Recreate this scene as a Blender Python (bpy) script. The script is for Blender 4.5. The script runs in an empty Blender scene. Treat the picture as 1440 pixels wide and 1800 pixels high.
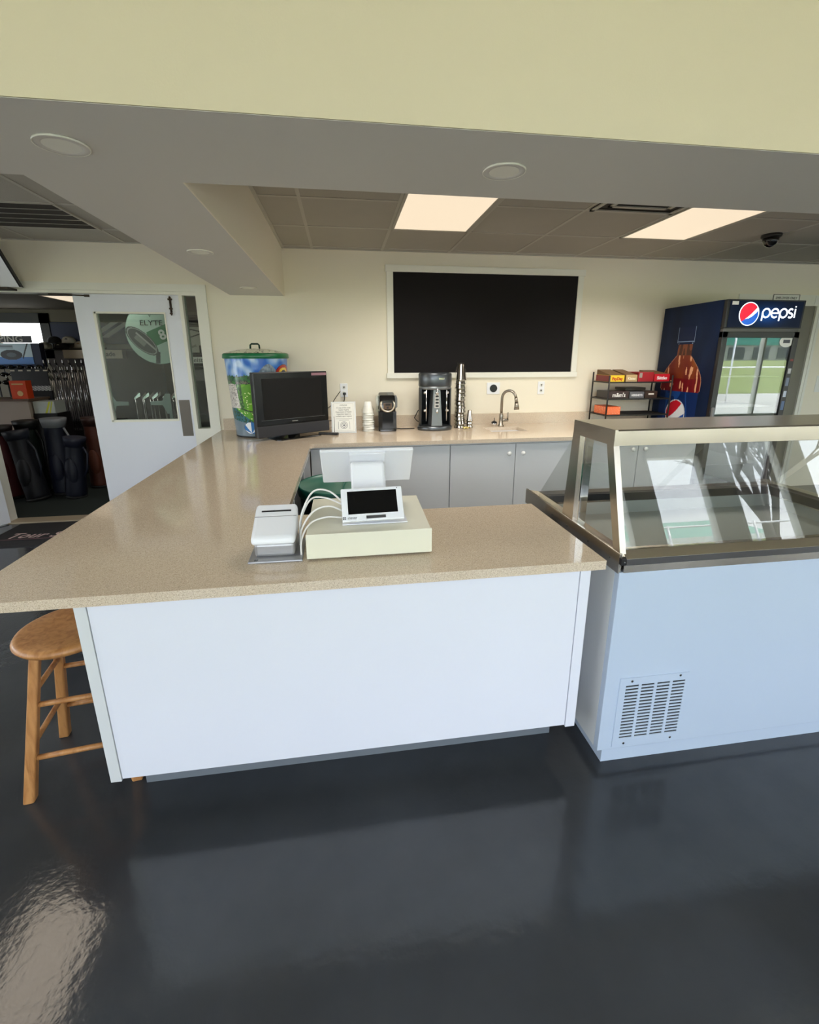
import bpy, bmesh, math, random
from mathutils import Vector, Matrix
random.seed(7)
PI = math.pi
S = bpy.context.scene
COL = S.collection

# ------------------------------------------------------------------ camera
F_PX, CX, CY = 802.38, 2.62, -51.36
cam_data = bpy.data.cameras.new('camera')
cam = bpy.data.objects.new('camera', cam_data)
COL.objects.link(cam)
cam_data.sensor_fit = 'HORIZONTAL'
cam_data.sensor_width = 36.0
cam_data.lens = F_PX / 1440 * 36.0
cam_data.shift_x = -CX / 1440
cam_data.shift_y = CY / 1440
cam_data.clip_start = 0.05
cam_data.clip_end = 300
_r = Vector((0.98921673, -0.14643783, -0.00249424))
_u = Vector((0.04056565, 0.25758559, 0.96540359))
_f = Vector((0.14072912, 0.95509456, -0.26074832))
M = Matrix((( _r.x, _u.x, -_f.x), (_r.y, _u.y, -_f.y), (_r.z, _u.z, -_f.z))).to_4x4()
M.translation = Vector((0, 0, 1.6258))
cam.matrix_world = M
S.camera = cam

# ------------------------------------------------------------------ exposure, sky, sun
S.view_settings.view_transform = 'Standard'
S.view_settings.look = 'None'
S.view_settings.gamma = 1.0
S.view_settings.use_curve_mapping = False
S.view_settings.exposure = 1.84

SKY_STRENGTH = 2.35
TROFFER = 0.26          # emission of the kitchen troffers
LAMP_W = 7.5
SHOP_LAMP = 0.24
w = bpy.data.worlds.new('sky'); S.world = w; w.use_nodes = True
nt = w.node_tree; nt.nodes.clear()
out = nt.nodes.new('ShaderNodeOutputWorld'); bg = nt.nodes.new('ShaderNodeBackground')
tc = nt.nodes.new('ShaderNodeTexCoord'); sep = nt.nodes.new('ShaderNodeSeparateXYZ')
rmp = nt.nodes.new('ShaderNodeValToRGB')
rmp.color_ramp.elements[0].position = 0.0; rmp.color_ramp.elements[0].color = (0.25, 0.25, 0.24, 1)
rmp.color_ramp.elements[1].position = 1.0; rmp.color_ramp.elements[1].color = (0.56, 0.72, 1.0, 1)
e = rmp.color_ramp.elements.new(0.49); e.color = (0.30, 0.30, 0.29, 1)
e = rmp.color_ramp.elements.new(0.51); e.color = (0.93, 0.96, 1.0, 1)
e = rmp.color_ramp.elements.new(0.66); e.color = (0.76, 0.87, 1.0, 1)
mp = nt.nodes.new('ShaderNodeMapRange'); mp.inputs[1].default_value = -1; mp.inputs[2].default_value = 1
no = nt.nodes.new('ShaderNodeTexNoise'); no.inputs['Scale'].default_value = 2.2; no.inputs['Detail'].default_value = 5
cr = nt.nodes.new('ShaderNodeValToRGB')
cr.color_ramp.elements[0].position = 0.48; cr.color_ramp.elements[0].color = (0, 0, 0, 1)
cr.color_ramp.elements[1].position = 0.7; cr.color_ramp.elements[1].color = (0.55, 0.55, 0.55, 1)
mx = nt.nodes.new('ShaderNodeMixRGB'); mx.inputs[2].default_value = (1.0, 1.0, 1.0, 1)
L = nt.links.new
L(tc.outputs['Generated'], sep.inputs[0]); L(sep.outputs[2], mp.inputs[0]); L(mp.outputs[0], rmp.inputs[0])
L(tc.outputs['Generated'], no.inputs['Vector']); L(no.outputs[0], cr.inputs[0])
L(cr.outputs[0], mx.inputs[0]); L(rmp.outputs[0], mx.inputs[1]); L(mx.outputs[0], bg.inputs[0])
bg.inputs[1].default_value = SKY_STRENGTH
L(bg.outputs[0], out.inputs[0])

sun_d = bpy.data.lights.new('sun', 'SUN'); sun_d.energy = 7.0; sun_d.angle = 0.02; sun_d.color = (1, 0.95, 0.86)
sun = bpy.data.objects.new('sun', sun_d); COL.objects.link(sun); sun.location = (0, 6, 8)
sun.rotation_euler = Vector((-.55,-.10,-.8)).to_track_quat('-Z','Y').to_euler()   # from the side, so it lights the ground outside but never enters

# portal over the band of front windows (guides sky sampling, emits nothing of its own)
pd = bpy.data.lights.new('window_portal', 'AREA'); pd.shape = 'RECTANGLE'; pd.size = 19.5; pd.size_y = 4.0
pd.cycles.is_portal = True
po = bpy.data.objects.new('window_portal', pd); COL.objects.link(po)
po.location = (3.4, -3.2, 2.1); po.rotation_euler = (PI/2, 0, 0)

pd2 = bpy.data.lights.new('window_portal_side', 'AREA'); pd2.shape = 'RECTANGLE'; pd2.size = 2.9; pd2.size_y = 7.2
pd2.cycles.is_portal = True
po2 = bpy.data.objects.new('window_portal_side', pd2); COL.objects.link(po2)
po2.location = (-6.7, .85, 1.9); po2.rotation_euler = (0, -PI/2, 0)

# ------------------------------------------------------------------ materials
def srgb(r, g, b):
    f = lambda c: (c/255/12.92) if c/255 <= 0.04045 else ((c/255+0.055)/1.055)**2.4
    return (f(r), f(g), f(b), 1)
_M = {}
def mat(name, col=(.5,.5,.5,1), rough=.5, metal=0.0, spec=.5, bump=None, noise=None, emit=None, coat=0, trans=0, alpha=1):
    if name in _M: return _M[name]
    m = bpy.data.materials.new(name); m.use_nodes = True; n = m.node_tree; b = n.nodes['Principled BSDF']
    if len(col) == 3: col = (*col, 1)
    b.inputs['Base Color'].default_value = col; b.inputs['Roughness'].default_value = rough
    b.inputs['Metallic'].default_value = metal; b.inputs['Specular IOR Level'].default_value = spec
    b.inputs['Coat Weight'].default_value = coat
    b.inputs['Transmission Weight'].default_value = trans; b.inputs['Alpha'].default_value = alpha
    tcn = n.nodes.new('ShaderNodeTexCoord')
    if noise:      # (scale, amount) gentle mottling
        t = n.nodes.new('ShaderNodeTexNoise'); t.inputs['Scale'].default_value = noise[0]; t.inputs['Detail'].default_value = 6
        r = n.nodes.new('ShaderNodeMapRange'); r.inputs[3].default_value = 1-noise[1]; r.inputs[4].default_value = 1+noise[1]
        x = n.nodes.new('ShaderNodeVectorMath'); x.operation = 'SCALE'; x.inputs[0].default_value = col[:3]
        n.links.new(tcn.outputs['Object'], t.inputs['Vector']); n.links.new(t.outputs[0], r.inputs[0])
        n.links.new(r.outputs[0], x.inputs['Scale']); n.links.new(x.outputs[0], b.inputs['Base Color'])
    if bump:       # (scale, strength)
        t = n.nodes.new('ShaderNodeTexNoise'); t.inputs['Scale'].default_value = bump[0]; t.inputs['Detail'].default_value = 4
        bb = n.nodes.new('ShaderNodeBump'); bb.inputs['Strength'].default_value = bump[1]; bb.inputs['Distance'].default_value = .01
        n.links.new(tcn.outputs['Object'], t.inputs['Vector']); n.links.new(t.outputs[0], bb.inputs['Height'])
        n.links.new(bb.outputs[0], b.inputs['Normal'])
    if emit:
        b.inputs['Emission Color'].default_value = (*emit[0][:3], 1); b.inputs['Emission Strength'].default_value = emit[1]
    _M[name] = m
    return m

def glass_mat(name, tint=(1,1,1,1), ior=1.5, rough=0.0, trans=1.0):
    m = bpy.data.materials.new(name); m.use_nodes = True; n = m.node_tree; n.nodes.clear()
    o = n.nodes.new('ShaderNodeOutputMaterial'); t = n.nodes.new('ShaderNodeBsdfTransparent'); g = n.nodes.new('ShaderNodeBsdfGlossy')
    fr = n.nodes.new('ShaderNodeFresnel'); fr.inputs[0].default_value = ior; x = n.nodes.new('ShaderNodeMixShader')
    geo = n.nodes.new('ShaderNodeNewGeometry')
    ior_mix = n.nodes.new('ShaderNodeMapRange')      # keep the index the same for back faces
    ior_mix.inputs[3].default_value = ior; ior_mix.inputs[4].default_value = 1/ior
    n.links.new(geo.outputs['Backfacing'], ior_mix.inputs[0]); n.links.new(ior_mix.outputs[0], fr.inputs[0])
    t.inputs[0].default_value = tint; g.inputs['Roughness'].default_value = rough; g.inputs[0].default_value = (1,1,1,1)
    n.links.new(fr.outputs[0], x.inputs[0]); n.links.new(t.outputs[0], x.inputs[1]); n.links.new(g.outputs[0], x.inputs[2])
    n.links.new(x.outputs[0], o.inputs[0])
    _M[name] = m
    return m

def attr_mat(name, rough=.5, coat=0, spec=.5, emit=0, metal=0):
    if name in _M: return _M[name]
    m = bpy.data.materials.new(name); m.use_nodes = True; n = m.node_tree; b = n.nodes['Principled BSDF']
    a = n.nodes.new('ShaderNodeAttribute'); a.attribute_name = 'paint'
    n.links.new(a.outputs['Color'], b.inputs['Base Color'])
    b.inputs['Roughness'].default_value = rough; b.inputs['Coat Weight'].default_value = coat; b.inputs['Specular IOR Level'].default_value = spec
    b.inputs['Metallic'].default_value = metal
    if emit:
        n.links.new(a.outputs['Color'], b.inputs['Emission Color']); b.inputs['Emission Strength'].default_value = emit
    _M[name] = m
    return m

WALL = mat('cream_wall_paint', srgb(226,224,196), .65, bump=(180,.04), noise=(1.5,.015))
WALLW = mat('white_wall_paint', srgb(240,232,212), .6, bump=(160,.04), noise=(1.3,.015))
SOFF = mat('soffit_paint', srgb(214,211,204), .6, bump=(150,.03))
TRIMM = mat('white_trim_paint', srgb(236,234,222), .4)
DOORM = mat('door_white_paint', srgb(229,232,240), .38, noise=(2,.01))
LAM = mat('white_laminate', srgb(227,229,240), .28, noise=(3,.01))
LAMG = mat('grey_white_laminate', srgb(214,216,218), .33)
ENAM = mat('white_enamel_panel', srgb(188,202,222), .25, noise=(2,.012))
STEEL = mat('brushed_steel', srgb(196,188,176), .24, 1.0, bump=(90,.02), noise=(4,.05))
STEELD = mat('dark_steel', srgb(120,118,118), .3, 1.0)
CHROME = mat('chrome', srgb(225,225,225), .08, 1.0)
BLACKP = mat('black_plastic', srgb(22,22,24), .35)
BLACKG = mat('black_gloss', srgb(10,10,11), .07, coat=.5)
DARKM = mat('dark_rack_metal', srgb(52,50,48), .4, .6)
GREYP = mat('grey_plastic', srgb(110,112,112), .35)
SLATE = mat('slate_grey_metal', srgb(92,96,100), .28, .75)
WHITEP = mat('white_plastic', srgb(238,239,242), .3)
CREAMP = mat('cream_metal_paint', srgb(226,224,206), .35)
RUBBER = mat('black_rubber', srgb(14,14,14), .7)
WOOD = None
CHALK = mat('blackboard_surface', srgb(31,29,30), .8, spec=.15)
GLASS = glass_mat('clear_glass', (.965,.97,.965,1), 1.5)
GLASSF = glass_mat('insulated_door_glass', (.84,.87,.85,1), 1.75)
GLASSC = glass_mat('display_case_glass', (.94,.95,.94,1), 1.5)
GLASSD = glass_mat('door_pane_glass', (.80,.86,.84,1), 1.5)
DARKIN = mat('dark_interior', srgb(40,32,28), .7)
TILE = mat('ceiling_tile', srgb(176,171,160), .85, bump=(140,.25), noise=(7,.03))
TBAR = mat('ceiling_grid_bar', srgb(186,182,170), .5)

def quartz():
    m = mat('speckled_quartz', srgb(212,194,170), .09, spec=.5)
    n = m.node_tree; b = n.nodes['Principled BSDF']; tcn = [x for x in n.nodes if x.type=='TEX_COORD'][0]
    v = n.nodes.new('ShaderNodeTexVoronoi'); v.inputs['Scale'].default_value = 520
    r = n.nodes.new('ShaderNodeValToRGB'); 
    r.color_ramp.elements[0].color = srgb(168,150,130); r.color_ramp.elements[0].position = 0.0
    r.color_ramp.elements[1].color = srgb(230,218,198); r.color_ramp.elements[1].position = 1.0
    e = r.color_ramp.elements.new(.25); e.color = srgb(206,188,166)
    e = r.color_ramp.elements.new(.8); e.color = srgb(212,196,174)
    s = n.nodes.new('ShaderNodeSeparateColor')
    n.links.new(tcn.outputs['Object'], v.inputs['Vector']); n.links.new(v.outputs['Color'], s.inputs[0]); n.links.new(s.outputs[0], r.inputs[0])
    n.links.new(r.outputs[0], b.inputs['Base Color'])
    return m
QUARTZ = quartz()

def floor_m():
    m = mat('grey_epoxy', srgb(60,62,66), .12, spec=.5)
    n = m.node_tree; b = n.nodes['Principled BSDF']; tcn = [x for x in n.nodes if x.type=='TEX_COORD'][0]
    t1 = n.nodes.new('ShaderNodeTexNoise'); t1.inputs['Scale'].default_value = 1.1; t1.inputs['Detail'].default_value = 7
    r = n.nodes.new('ShaderNodeValToRGB'); r.color_ramp.elements[0].color = srgb(50,52,55); r.color_ramp.elements[1].color = srgb(64,67,72)
    r.color_ramp.elements[0].position = .35; r.color_ramp.elements[1].position = .65
    t2 = n.nodes.new('ShaderNodeTexNoise'); t2.inputs['Scale'].default_value = 42; t2.inputs['Detail'].default_value = 2
    t3 = n.nodes.new('ShaderNodeTexNoise'); t3.inputs['Scale'].default_value = 9; t3.inputs['Detail'].default_value = 2
    ad = n.nodes.new('ShaderNodeMath'); ad.operation = 'ADD'
    bp = n.nodes.new('ShaderNodeBump'); bp.inputs['Strength'].default_value = .10; bp.inputs['Distance'].default_value = .006
    for t in (t1,t2,t3): n.links.new(tcn.outputs['Object'], t.inputs['Vector'])
    n.links.new(t1.outputs[0], r.inputs[0]); n.links.new(r.outputs[0], b.inputs['Base Color'])
    n.links.new(t2.outputs[0], ad.inputs[0]); n.links.new(t3.outputs[0], ad.inputs[1]); n.links.new(ad.outputs[0], bp.inputs['Height'])
    n.links.new(bp.outputs[0], b.inputs['Normal'])
    return m
FLOORM = floor_m()

def wood_m(name, c1, c2):
    m = mat(name, c1, .38); n = m.node_tree; b = n.nodes['Principled BSDF']; tcn = [x for x in n.nodes if x.type=='TEX_COORD'][0]
    mpg = n.nodes.new('ShaderNodeMapping'); mpg.inputs['Scale'].default_value = (18, 18, 2.2)
    t = n.nodes.new('ShaderNodeTexNoise'); t.inputs['Scale'].default_value = 2.5; t.inputs['Detail'].default_value = 6; t.inputs['Distortion'].default_value = .6
    r = n.nodes.new('ShaderNodeValToRGB'); r.color_ramp.elements[0].color = c2; r.color_ramp.elements[1].color = c1
    r.color_ramp.elements[0].position = .3; r.color_ramp.elements[1].position = .6
    n.links.new(tcn.outputs['Object'], mpg.inputs[0]); n.links.new(mpg.outputs[0], t.inputs['Vector']); n.links.new(t.outputs[0], r.inputs[0])
    n.links.new(r.outputs[0], b.inputs['Base Color'])
    return m
WOOD = wood_m('honey_oak', srgb(192,138,84), srgb(158,104,56))

# ------------------------------------------------------------------ mesh builder
class MB:
    def __init__(s): s.v=[]; s.f=[]; s.sm=[]
    def add(s, vs, fs, smooth=False):
        o=len(s.v); s.v += [Vector(v) for v in vs]
        for f in fs: s.f.append([i+o for i in f]); s.sm.append(smooth)
        return s
    def box(s, x0,x1,y0,y1,z0,z1):
        vs=[(x,y,z) for z in (z0,z1) for y in (y0,y1) for x in (x0,x1)]
        return s.add(vs, [(0,2,3,1),(4,5,7,6),(0,1,5,4),(1,3,7,5),(3,2,6,7),(2,0,4,6)])
    def prism(s, poly, a0, a1, axis='y', smooth=False):   # poly of 2D pts extruded along axis
        n=len(poly)
        def P(p,a):
            return {'y':(p[0],a,p[1]),'x':(a,p[0],p[1]),'z':(p[0],p[1],a)}[axis]
        vs=[P(p,a0) for p in poly]+[P(p,a1) for p in poly]
        fs=[tuple(range(n))[::-1],tuple(range(n,2*n))]+[]
        s.add(vs, fs, False)
        o=len(s.v)-2*n
        for i in range(n):
            s.f.append([o+i,o+(i+1)%n,o+n+(i+1)%n,o+n+i]); s.sm.append(smooth)
        return s
    def hexa(s, b, t):   # bottom 4, top 4
        return s.add(list(b)+list(t), [(3,2,1,0),(4,5,6,7),(0,1,5,4),(1,2,6,5),(2,3,7,6),(3,0,4,7)])
    def cyl(s, p0, p1, r0, r1=None, n=20, caps=True, smooth=True):
        r1=r0 if r1 is None else r1
        p0=Vector(p0);p1=Vector(p1);d=(p1-p0).normalized()
        a=d.orthogonal().normalized(); b=d.cross(a)
        vs=[p0+(a*math.cos(2*PI*i/n)+b*math.sin(2*PI*i/n))*r0 for i in range(n)]+[p1+(a*math.cos(2*PI*i/n)+b*math.sin(2*PI*i/n))*r1 for i in range(n)]
        s.add(vs,[(i,(i+1)%n,n+(i+1)%n,n+i) for i in range(n)],smooth)
        if caps:
            o=len(s.v)-2*n
            s.f.append([o+i for i in range(n)][::-1]); s.sm.append(False)
            s.f.append([o+n+i for i in range(n)]); s.sm.append(False)
        return s
    def lathe(s, prof, c=(0,0,0), n=32, sx=1, sy=1, smooth=True, closed=False):
        cx,cy,cz=c; o=len(s.v); m=len(prof)
        vs=[(cx+r*sx*math.cos(2*PI*i/n),cy+r*sy*math.sin(2*PI*i/n),cz+z) for r,z in prof for i in range(n)]
        fs=[(j*n+i,j*n+(i+1)%n,(j+1)*n+(i+1)%n,(j+1)*n+i) for j in range(m-1) for i in range(n)]
        s.add(vs,fs,smooth)
        if prof[0][0]>1e-6: s.f.append([o+i for i in range(n)][::-1]); s.sm.append(False)
        if prof[-1][0]>1e-6: s.f.append([o+(m-1)*n+i for i in range(n)]); s.sm.append(False)
        return s
    def tube(s, pts, r, n=10, caps=True, rs=None):
        pts=[Vector(p) for p in pts]; rings=[]; o=len(s.v); m=len(pts)
        a=None
        for i,p in enumerate(pts):
            d=(pts[min(i+1,m-1)]-pts[max(i-1,0)]).normalized()
            if a is None: a=d.orthogonal().normalized()
            else:
                a=(a-d*a.dot(d)); a=a.normalized() if a.length>1e-6 else d.orthogonal().normalized()
            b=d.cross(a); rr=rs[i] if rs else r
            s.v += [p+(a*math.cos(2*PI*k/n)+b*math.sin(2*PI*k/n))*rr for k in range(n)]
        for j in range(m-1):
            for k in range(n):
                s.f.append([o+j*n+k,o+j*n+(k+1)%n,o+(j+1)*n+(k+1)%n,o+(j+1)*n+k]); s.sm.append(True)
        if caps:
            s.f.append([o+k for k in range(n)][::-1]); s.sm.append(False)
            s.f.append([o+(m-1)*n+k for k in range(n)]); s.sm.append(False)
        return s
    def ball(s, c, r, n=14, sx=1,sy=1,sz=1):
        prof=[(max(r*math.sin(PI*j/n),1e-5), -r*math.cos(PI*j/n)*sz) for j in range(n+1)]
        return s.lathe(prof,c,n*2,sx,sy)
    def xf(s, mtx):
        s.v=[mtx@v for v in s.v]; return s
    def mesh(s, name):
        me=bpy.data.meshes.new(name); me.from_pydata([tuple(v) for v in s.v],[],s.f)
        me.polygons.foreach_set('use_smooth', s.sm); me.update()
        bm=bmesh.new(); bm.from_mesh(me); bmesh.ops.recalc_face_normals(bm, faces=bm.faces); bm.to_mesh(me); bm.free()
        return me
    def build(s, name, m, parent=None, bevel=0, seg=2, W=True, kind=None, label=None):
        """vertices are in world coordinates when W (shifted to the parent's base), else local to the parent"""
        if parent is not None and W:
            root = parent; off = Vector(parent.get('_base', (0,0,0)))
            s.v=[v-off for v in s.v]
        me=s.mesh(name); me.materials.append(m)
        o=bpy.data.objects.new(name, me); COL.objects.link(o)
        if parent is not None:
            o.parent=parent; o['_base']=parent.get('_base',(0,0,0))
        if bevel:
            b=o.modifiers.new('bevel','BEVEL'); b.width=bevel; b.segments=seg; b.limit_method='ANGLE'; b.angle_limit=math.radians(40)
            b.harden_normals=False
        if kind: o['kind']=kind
        if label: o['label']=label
        return o

def thing(name, label, cat, loc=(0,0,0), rz=0, group=None):
    o=bpy.data.objects.new(name,None); COL.objects.link(o); o.location=loc; o.rotation_euler=(0,0,rz)
    o.empty_display_size=.05
    o['label']=label; o['category']=cat; o['_base']=tuple(loc)
    if group: o['group']=group
    return o
def tag(o, label, cat, group=None):
    o['label']=label; o['category']=cat
    if group: o['group']=group
    return o
def struct(name, mb, m, parent=None, bevel=0):
    return mb.build(name, m, parent, bevel=bevel, kind=None if parent else 'structure')
def dup(root, loc, rz=0, label=None, group=None, scale=None):
    r=root.copy(); COL.objects.link(r); r.location=loc; r.rotation_euler=(0,0,rz)
    if label: r['label']=label
    if group: r['group']=group
    if scale: r.scale=scale
    for ch in list(root.children):
        c=ch.copy(); COL.objects.link(c); c.parent=r
        for g in ch.children:
            d=g.copy(); COL.objects.link(d); d.parent=c
    return r
def box(name, x0,x1,y0,y1,z0,z1, m, parent=None, bevel=0, **k):
    return MB().box(x0,x1,y0,y1,z0,z1).build(name, m, parent, bevel=bevel, **k)

def painted(name, nu, nv, pos, colf, m, parent=None, thick=None, W=True):
    """a grid surface pos(u,v); colf(u,v)->srgb tuple or None (face left out)"""
    me=bpy.data.meshes.new(name); vs=[pos(i/nu,j/nv) for j in range(nv+1) for i in range(nu+1)]
    if parent is not None and W:
        off=Vector(parent.get('_base',(0,0,0))); vs=[Vector(v)-off for v in vs]
    fs=[];cs=[]
    for j in range(nv):
        for i in range(nu):
            c=colf((i+.5)/nu,(j+.5)/nv)
            if c is None: continue
            a=j*(nu+1)+i; fs.append((a,a+1,a+nu+2,a+nu+1)); cs.append(srgb(*c))
    me.from_pydata([tuple(v) for v in vs],[],fs); me.update()
    at=me.color_attributes.new('paint','FLOAT_COLOR','CORNER')
    buf=[]
    for c in cs: buf += list(c)*4
    at.data.foreach_set('color', buf)
    me.polygons.foreach_set('use_smooth',[True]*len(fs))
    me.materials.append(m)
    bm=bmesh.new(); bm.from_mesh(me)
    loose=[v for v in bm.verts if not v.link_faces]; bmesh.ops.delete(bm,geom=loose,context='VERTS'); bm.to_mesh(me); bm.free()
    o=bpy.data.objects.new(name,me); COL.objects.link(o)
    if parent is not None: o.parent=parent; o['_base']=parent.get('_base',(0,0,0))
    if thick:
        md=o.modifiers.new('solid','SOLIDIFY'); md.thickness=thick
    return o

def text(name, body, size, loc, m, parent=None, rot=(PI/2,0,0), align='CENTER', ext=.0006, sx=1, shear=0, W=True, label=None, bold=0):
    cu=bpy.data.curves.new(name,'FONT'); cu.body=body; cu.size=size; cu.align_x=align; cu.align_y='CENTER'; cu.extrude=ext
    cu.shear=shear; cu.offset=bold; cu.resolution_u=3
    t=bpy.data.objects.new('tmp',cu); COL.objects.link(t)
    dg=bpy.context.evaluated_depsgraph_get(); me=bpy.data.meshes.new_from_object(t.evaluated_get(dg))
    bpy.data.objects.remove(t)
    me.name=name; me.materials.clear(); me.materials.append(m)
    mt=Matrix.Translation(Vector(loc))@(Matrix.Rotation(rot[2],4,'Z')@Matrix.Rotation(rot[1],4,'Y')@Matrix.Rotation(rot[0],4,'X'))@Matrix.Diagonal((sx,1,1,1))
    if parent is not None and W:
        mt=Matrix.Translation(-Vector(parent.get('_base',(0,0,0))))@mt
    me.transform(mt)
    o=bpy.data.objects.new(name,me); COL.objects.link(o)
    if parent is not None: o.parent=parent; o['_base']=parent.get('_base',(0,0,0))
    if label: o['label']=label
    return o

def arc(cx,cz,r,a0,a1,n=16,rx=None):
    rx=rx or r
    return [(cx+rx*math.cos(math.radians(a0+(a1-a0)*i/n)), cz+r*math.sin(math.radians(a0+(a1-a0)*i/n))) for i in range(n+1)]
def ribbon(mb, pts, wd, y0, y1):     # flat stroke in the XZ plane
    for (a,b) in zip(pts[:-1],pts[1:]):
        a=Vector((a[0],a[1]));b=Vector((b[0],b[1])); d=(b-a)
        if d.length<1e-7: continue
        d.normalize(); n=Vector((-d.y,d.x))*wd/2; a2=a-d*wd*.12; b2=b+d*wd*.12
        mb.prism([tuple(a2+n),tuple(a2-n),tuple(b2-n),tuple(b2+n)],y0,y1)
    return mb

# =================================================================== SETTING
YB, ZC, ZB = 5.016, 2.681, 2.241
struct('floor', MB().box(-6.5,13.2,-3.1,5.05,-.1,0), FLOORM)
CARPET = mat('dark_green_carpet', srgb(26,36,31), .95, bump=(300,.5), noise=(30,.15))
struct('floor', MB().box(-8,-.3,5.05,9.2,-.1,-.004), CARPET)
# back wall with the double doorway
bw = MB().box(-1.30,13.2,YB,YB+.12,0,ZC+.05)
bw.box(-3.50,-1.30,YB,YB+.12,2.30,ZC+.05); bw.box(-6.5,-3.50,YB,YB+.12,0,ZC+.05)
struct('wall_back', bw, WALLW)
wl=MB(); py=-3.1
for (ya,yb_) in ((-2.6,-1.0),(-.4,1.2),(2.3,4.3)):
    wl.box(-6.6,-6.5,py,ya,0,4.3).box(-6.6,-6.5,ya,yb_,0,.5).box(-6.6,-6.5,ya,yb_,2.45 if ya>2 else 3.3,4.3); py=yb_
wl.box(-6.6,-6.5,py,5.14,0,4.3)
struct('wall_left', wl, WALLW)
for i,(ya,yb_) in enumerate(((-2.6,-1.0),(-.4,1.2),(2.3,4.3))):  # unseen side windows, added to bring daylight onto the door wall
    zt=2.45 if ya>2 else 3.3
    struct('window_%d'%(13+i), MB().box(-6.61,-6.48,ya,ya+.04,.5,zt).box(-6.61,-6.48,yb_-.04,yb_,.5,zt).box(-6.61,-6.48,ya,yb_,.5,.54).box(-6.61,-6.48,ya,yb_,zt-.04,zt), TRIMM)
    MB().box(-6.552,-6.548,ya+.04,yb_-.04,.54,zt-.04).build('window_%d'%(13+i), GLASS, kind='structure')
struct('wall_right', MB().box(13.2,13.3,-3.1,5.14,0,4.3), WALLW)
# upper wall of the tall front room and soffits
FRONTW = mat('pale_green_cream_paint', srgb(200,191,160), .65, bump=(180,.04))
struct('wall_upper', MB().box(-6.5,13.2,1.435,1.55,ZB+.001,4.3), FRONTW)
struct('trim_1', MB().box(-6.5,13.2,1.44,1.963,ZB,ZC+.02).box(-1.053,-.537,1.963,YB,ZB,ZC+.02), SOFF)
struct('ceiling', MB().box(-6.5,13.2,-3.1,1.55,4.2,4.3), WALLW)
struct('ceiling', MB().box(-6.5,13.2,1.5,YB+.1,ZC,ZC+.05), TILE)
struct('wall_inner', MB().box(-.537,-.530,1.963,YB,ZB,ZC), WALLW)
# ceiling grid bars
g = MB()
for k in range(-1,20):
    x=-.237+.685*k
    if x<-.5: continue
    g.box(x-.013,x+.013,1.97,YB,ZC-.004,ZC+.001)
for y in (2.12,2.82,3.52,4.22,4.92):
    g.box(-.53,13.2,y-.013,y+.013,ZC-.0045,ZC+.001)
g.box(-.53,-.505,1.97,YB,ZC-.006,ZC+.001); g.box(-.53,13.2,YB-.022,YB,ZC-.006,ZC+.001)
struct('trim_2', g, TBAR)
g = MB()
for y in (2.55,3.20,3.90,4.56): g.box(-6.5,-1.06,y-.013,y+.013,ZC-.0045,ZC+.001)
for x in (-1.30,-1.94,-2.70,-3.4,-4.1,-4.8): g.box(x-.013,x+.013,1.97,YB,ZC-.004,ZC+.001)
g.box(-6.5,-1.06,YB-.022,YB,ZC-.006,ZC+.001)
struct('trim_3', g, TBAR)

# ---- front wall behind the camera, with tall windows
wins=[]
for k in range(-4,5):
    x0=3.10+1.36*k; wins.append((x0,x0+.95,.45,2.90 if k==1 else 3.42))
wins.append((9.75,12.6,.12,2.62))
fw=MB(); xs=[-6.5]
prev=-6.5
for (a,b,z0,z1) in wins:
    fw.box(prev,a,-3.1,-3.0,0,3.58); fw.box(a,b,-3.1,-3.0,0,z0); fw.box(a,b,-3.1,-3.0,z1,3.58); prev=b
fw.box(prev,13.3,-3.1,-3.0,0,3.58); fw.box(-6.5,13.3,-3.1,-3.0,3.95,4.3)
fw.box(-6.5,13.3,-3.1,-3.0,3.58,3.95)
struct('wall_front', fw, WALLW)
for i,(a,b,z0,z1) in enumerate(wins):
    wf=MB(); t=.04
    wf.box(a,a+t,-3.11,-2.98,z0,z1); wf.box(b-t,b,-3.11,-2.98,z0,z1); wf.box(a,b,-3.11,-2.98,z0,z0+t); wf.box(a,b,-3.11,-2.98,z1-t,z1)
    if b-a>2: wf.box((a+b)/2-.03,(a+b)/2+.03,-3.11,-2.98,z0,z1)
    struct('window_%d'%(i+1), wf, TRIMM)
    MB().box(a+t,b-t,-3.05,-3.044,z0+t,z1-t).build('window_%d'%(i+1), GLASS, kind='structure')

# ---- doorway casing and doors
c=MB()
c.box(-3.62,-1.273,YB-.022,YB,2.262,2.328)          # head casing
c.box(-1.385+.012,-1.273,YB-.022,YB+.1,0,2.262)     # right casing
c.box(-3.56,-3.46,YB-.02,YB+.12,0,2.262)
c.box(-3.46,-1.373,YB-.005,YB+.12,2.235,2.30)
c.box(-1.5325,-1.500,YB-.01,YB+.11,0,2.235)
c.box(-1.5325,-1.373,YB-.012,YB+.11,0,.935); c.box(-1.52,-1.373,YB-.01,YB+.11,2.23,2.262)
struct('trim_4', c, TRIMM)
struct('window_11', MB().box(-1.50,-1.373,YB+.05,YB+.056,.93,2.235), GLASSD)
struct('trim_5', MB().box(-3.46,-1.55,YB-.03,YB+.13,-.002,.012), mat('worn_brass_threshold', srgb(176,160,136), .45, .3))
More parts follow.
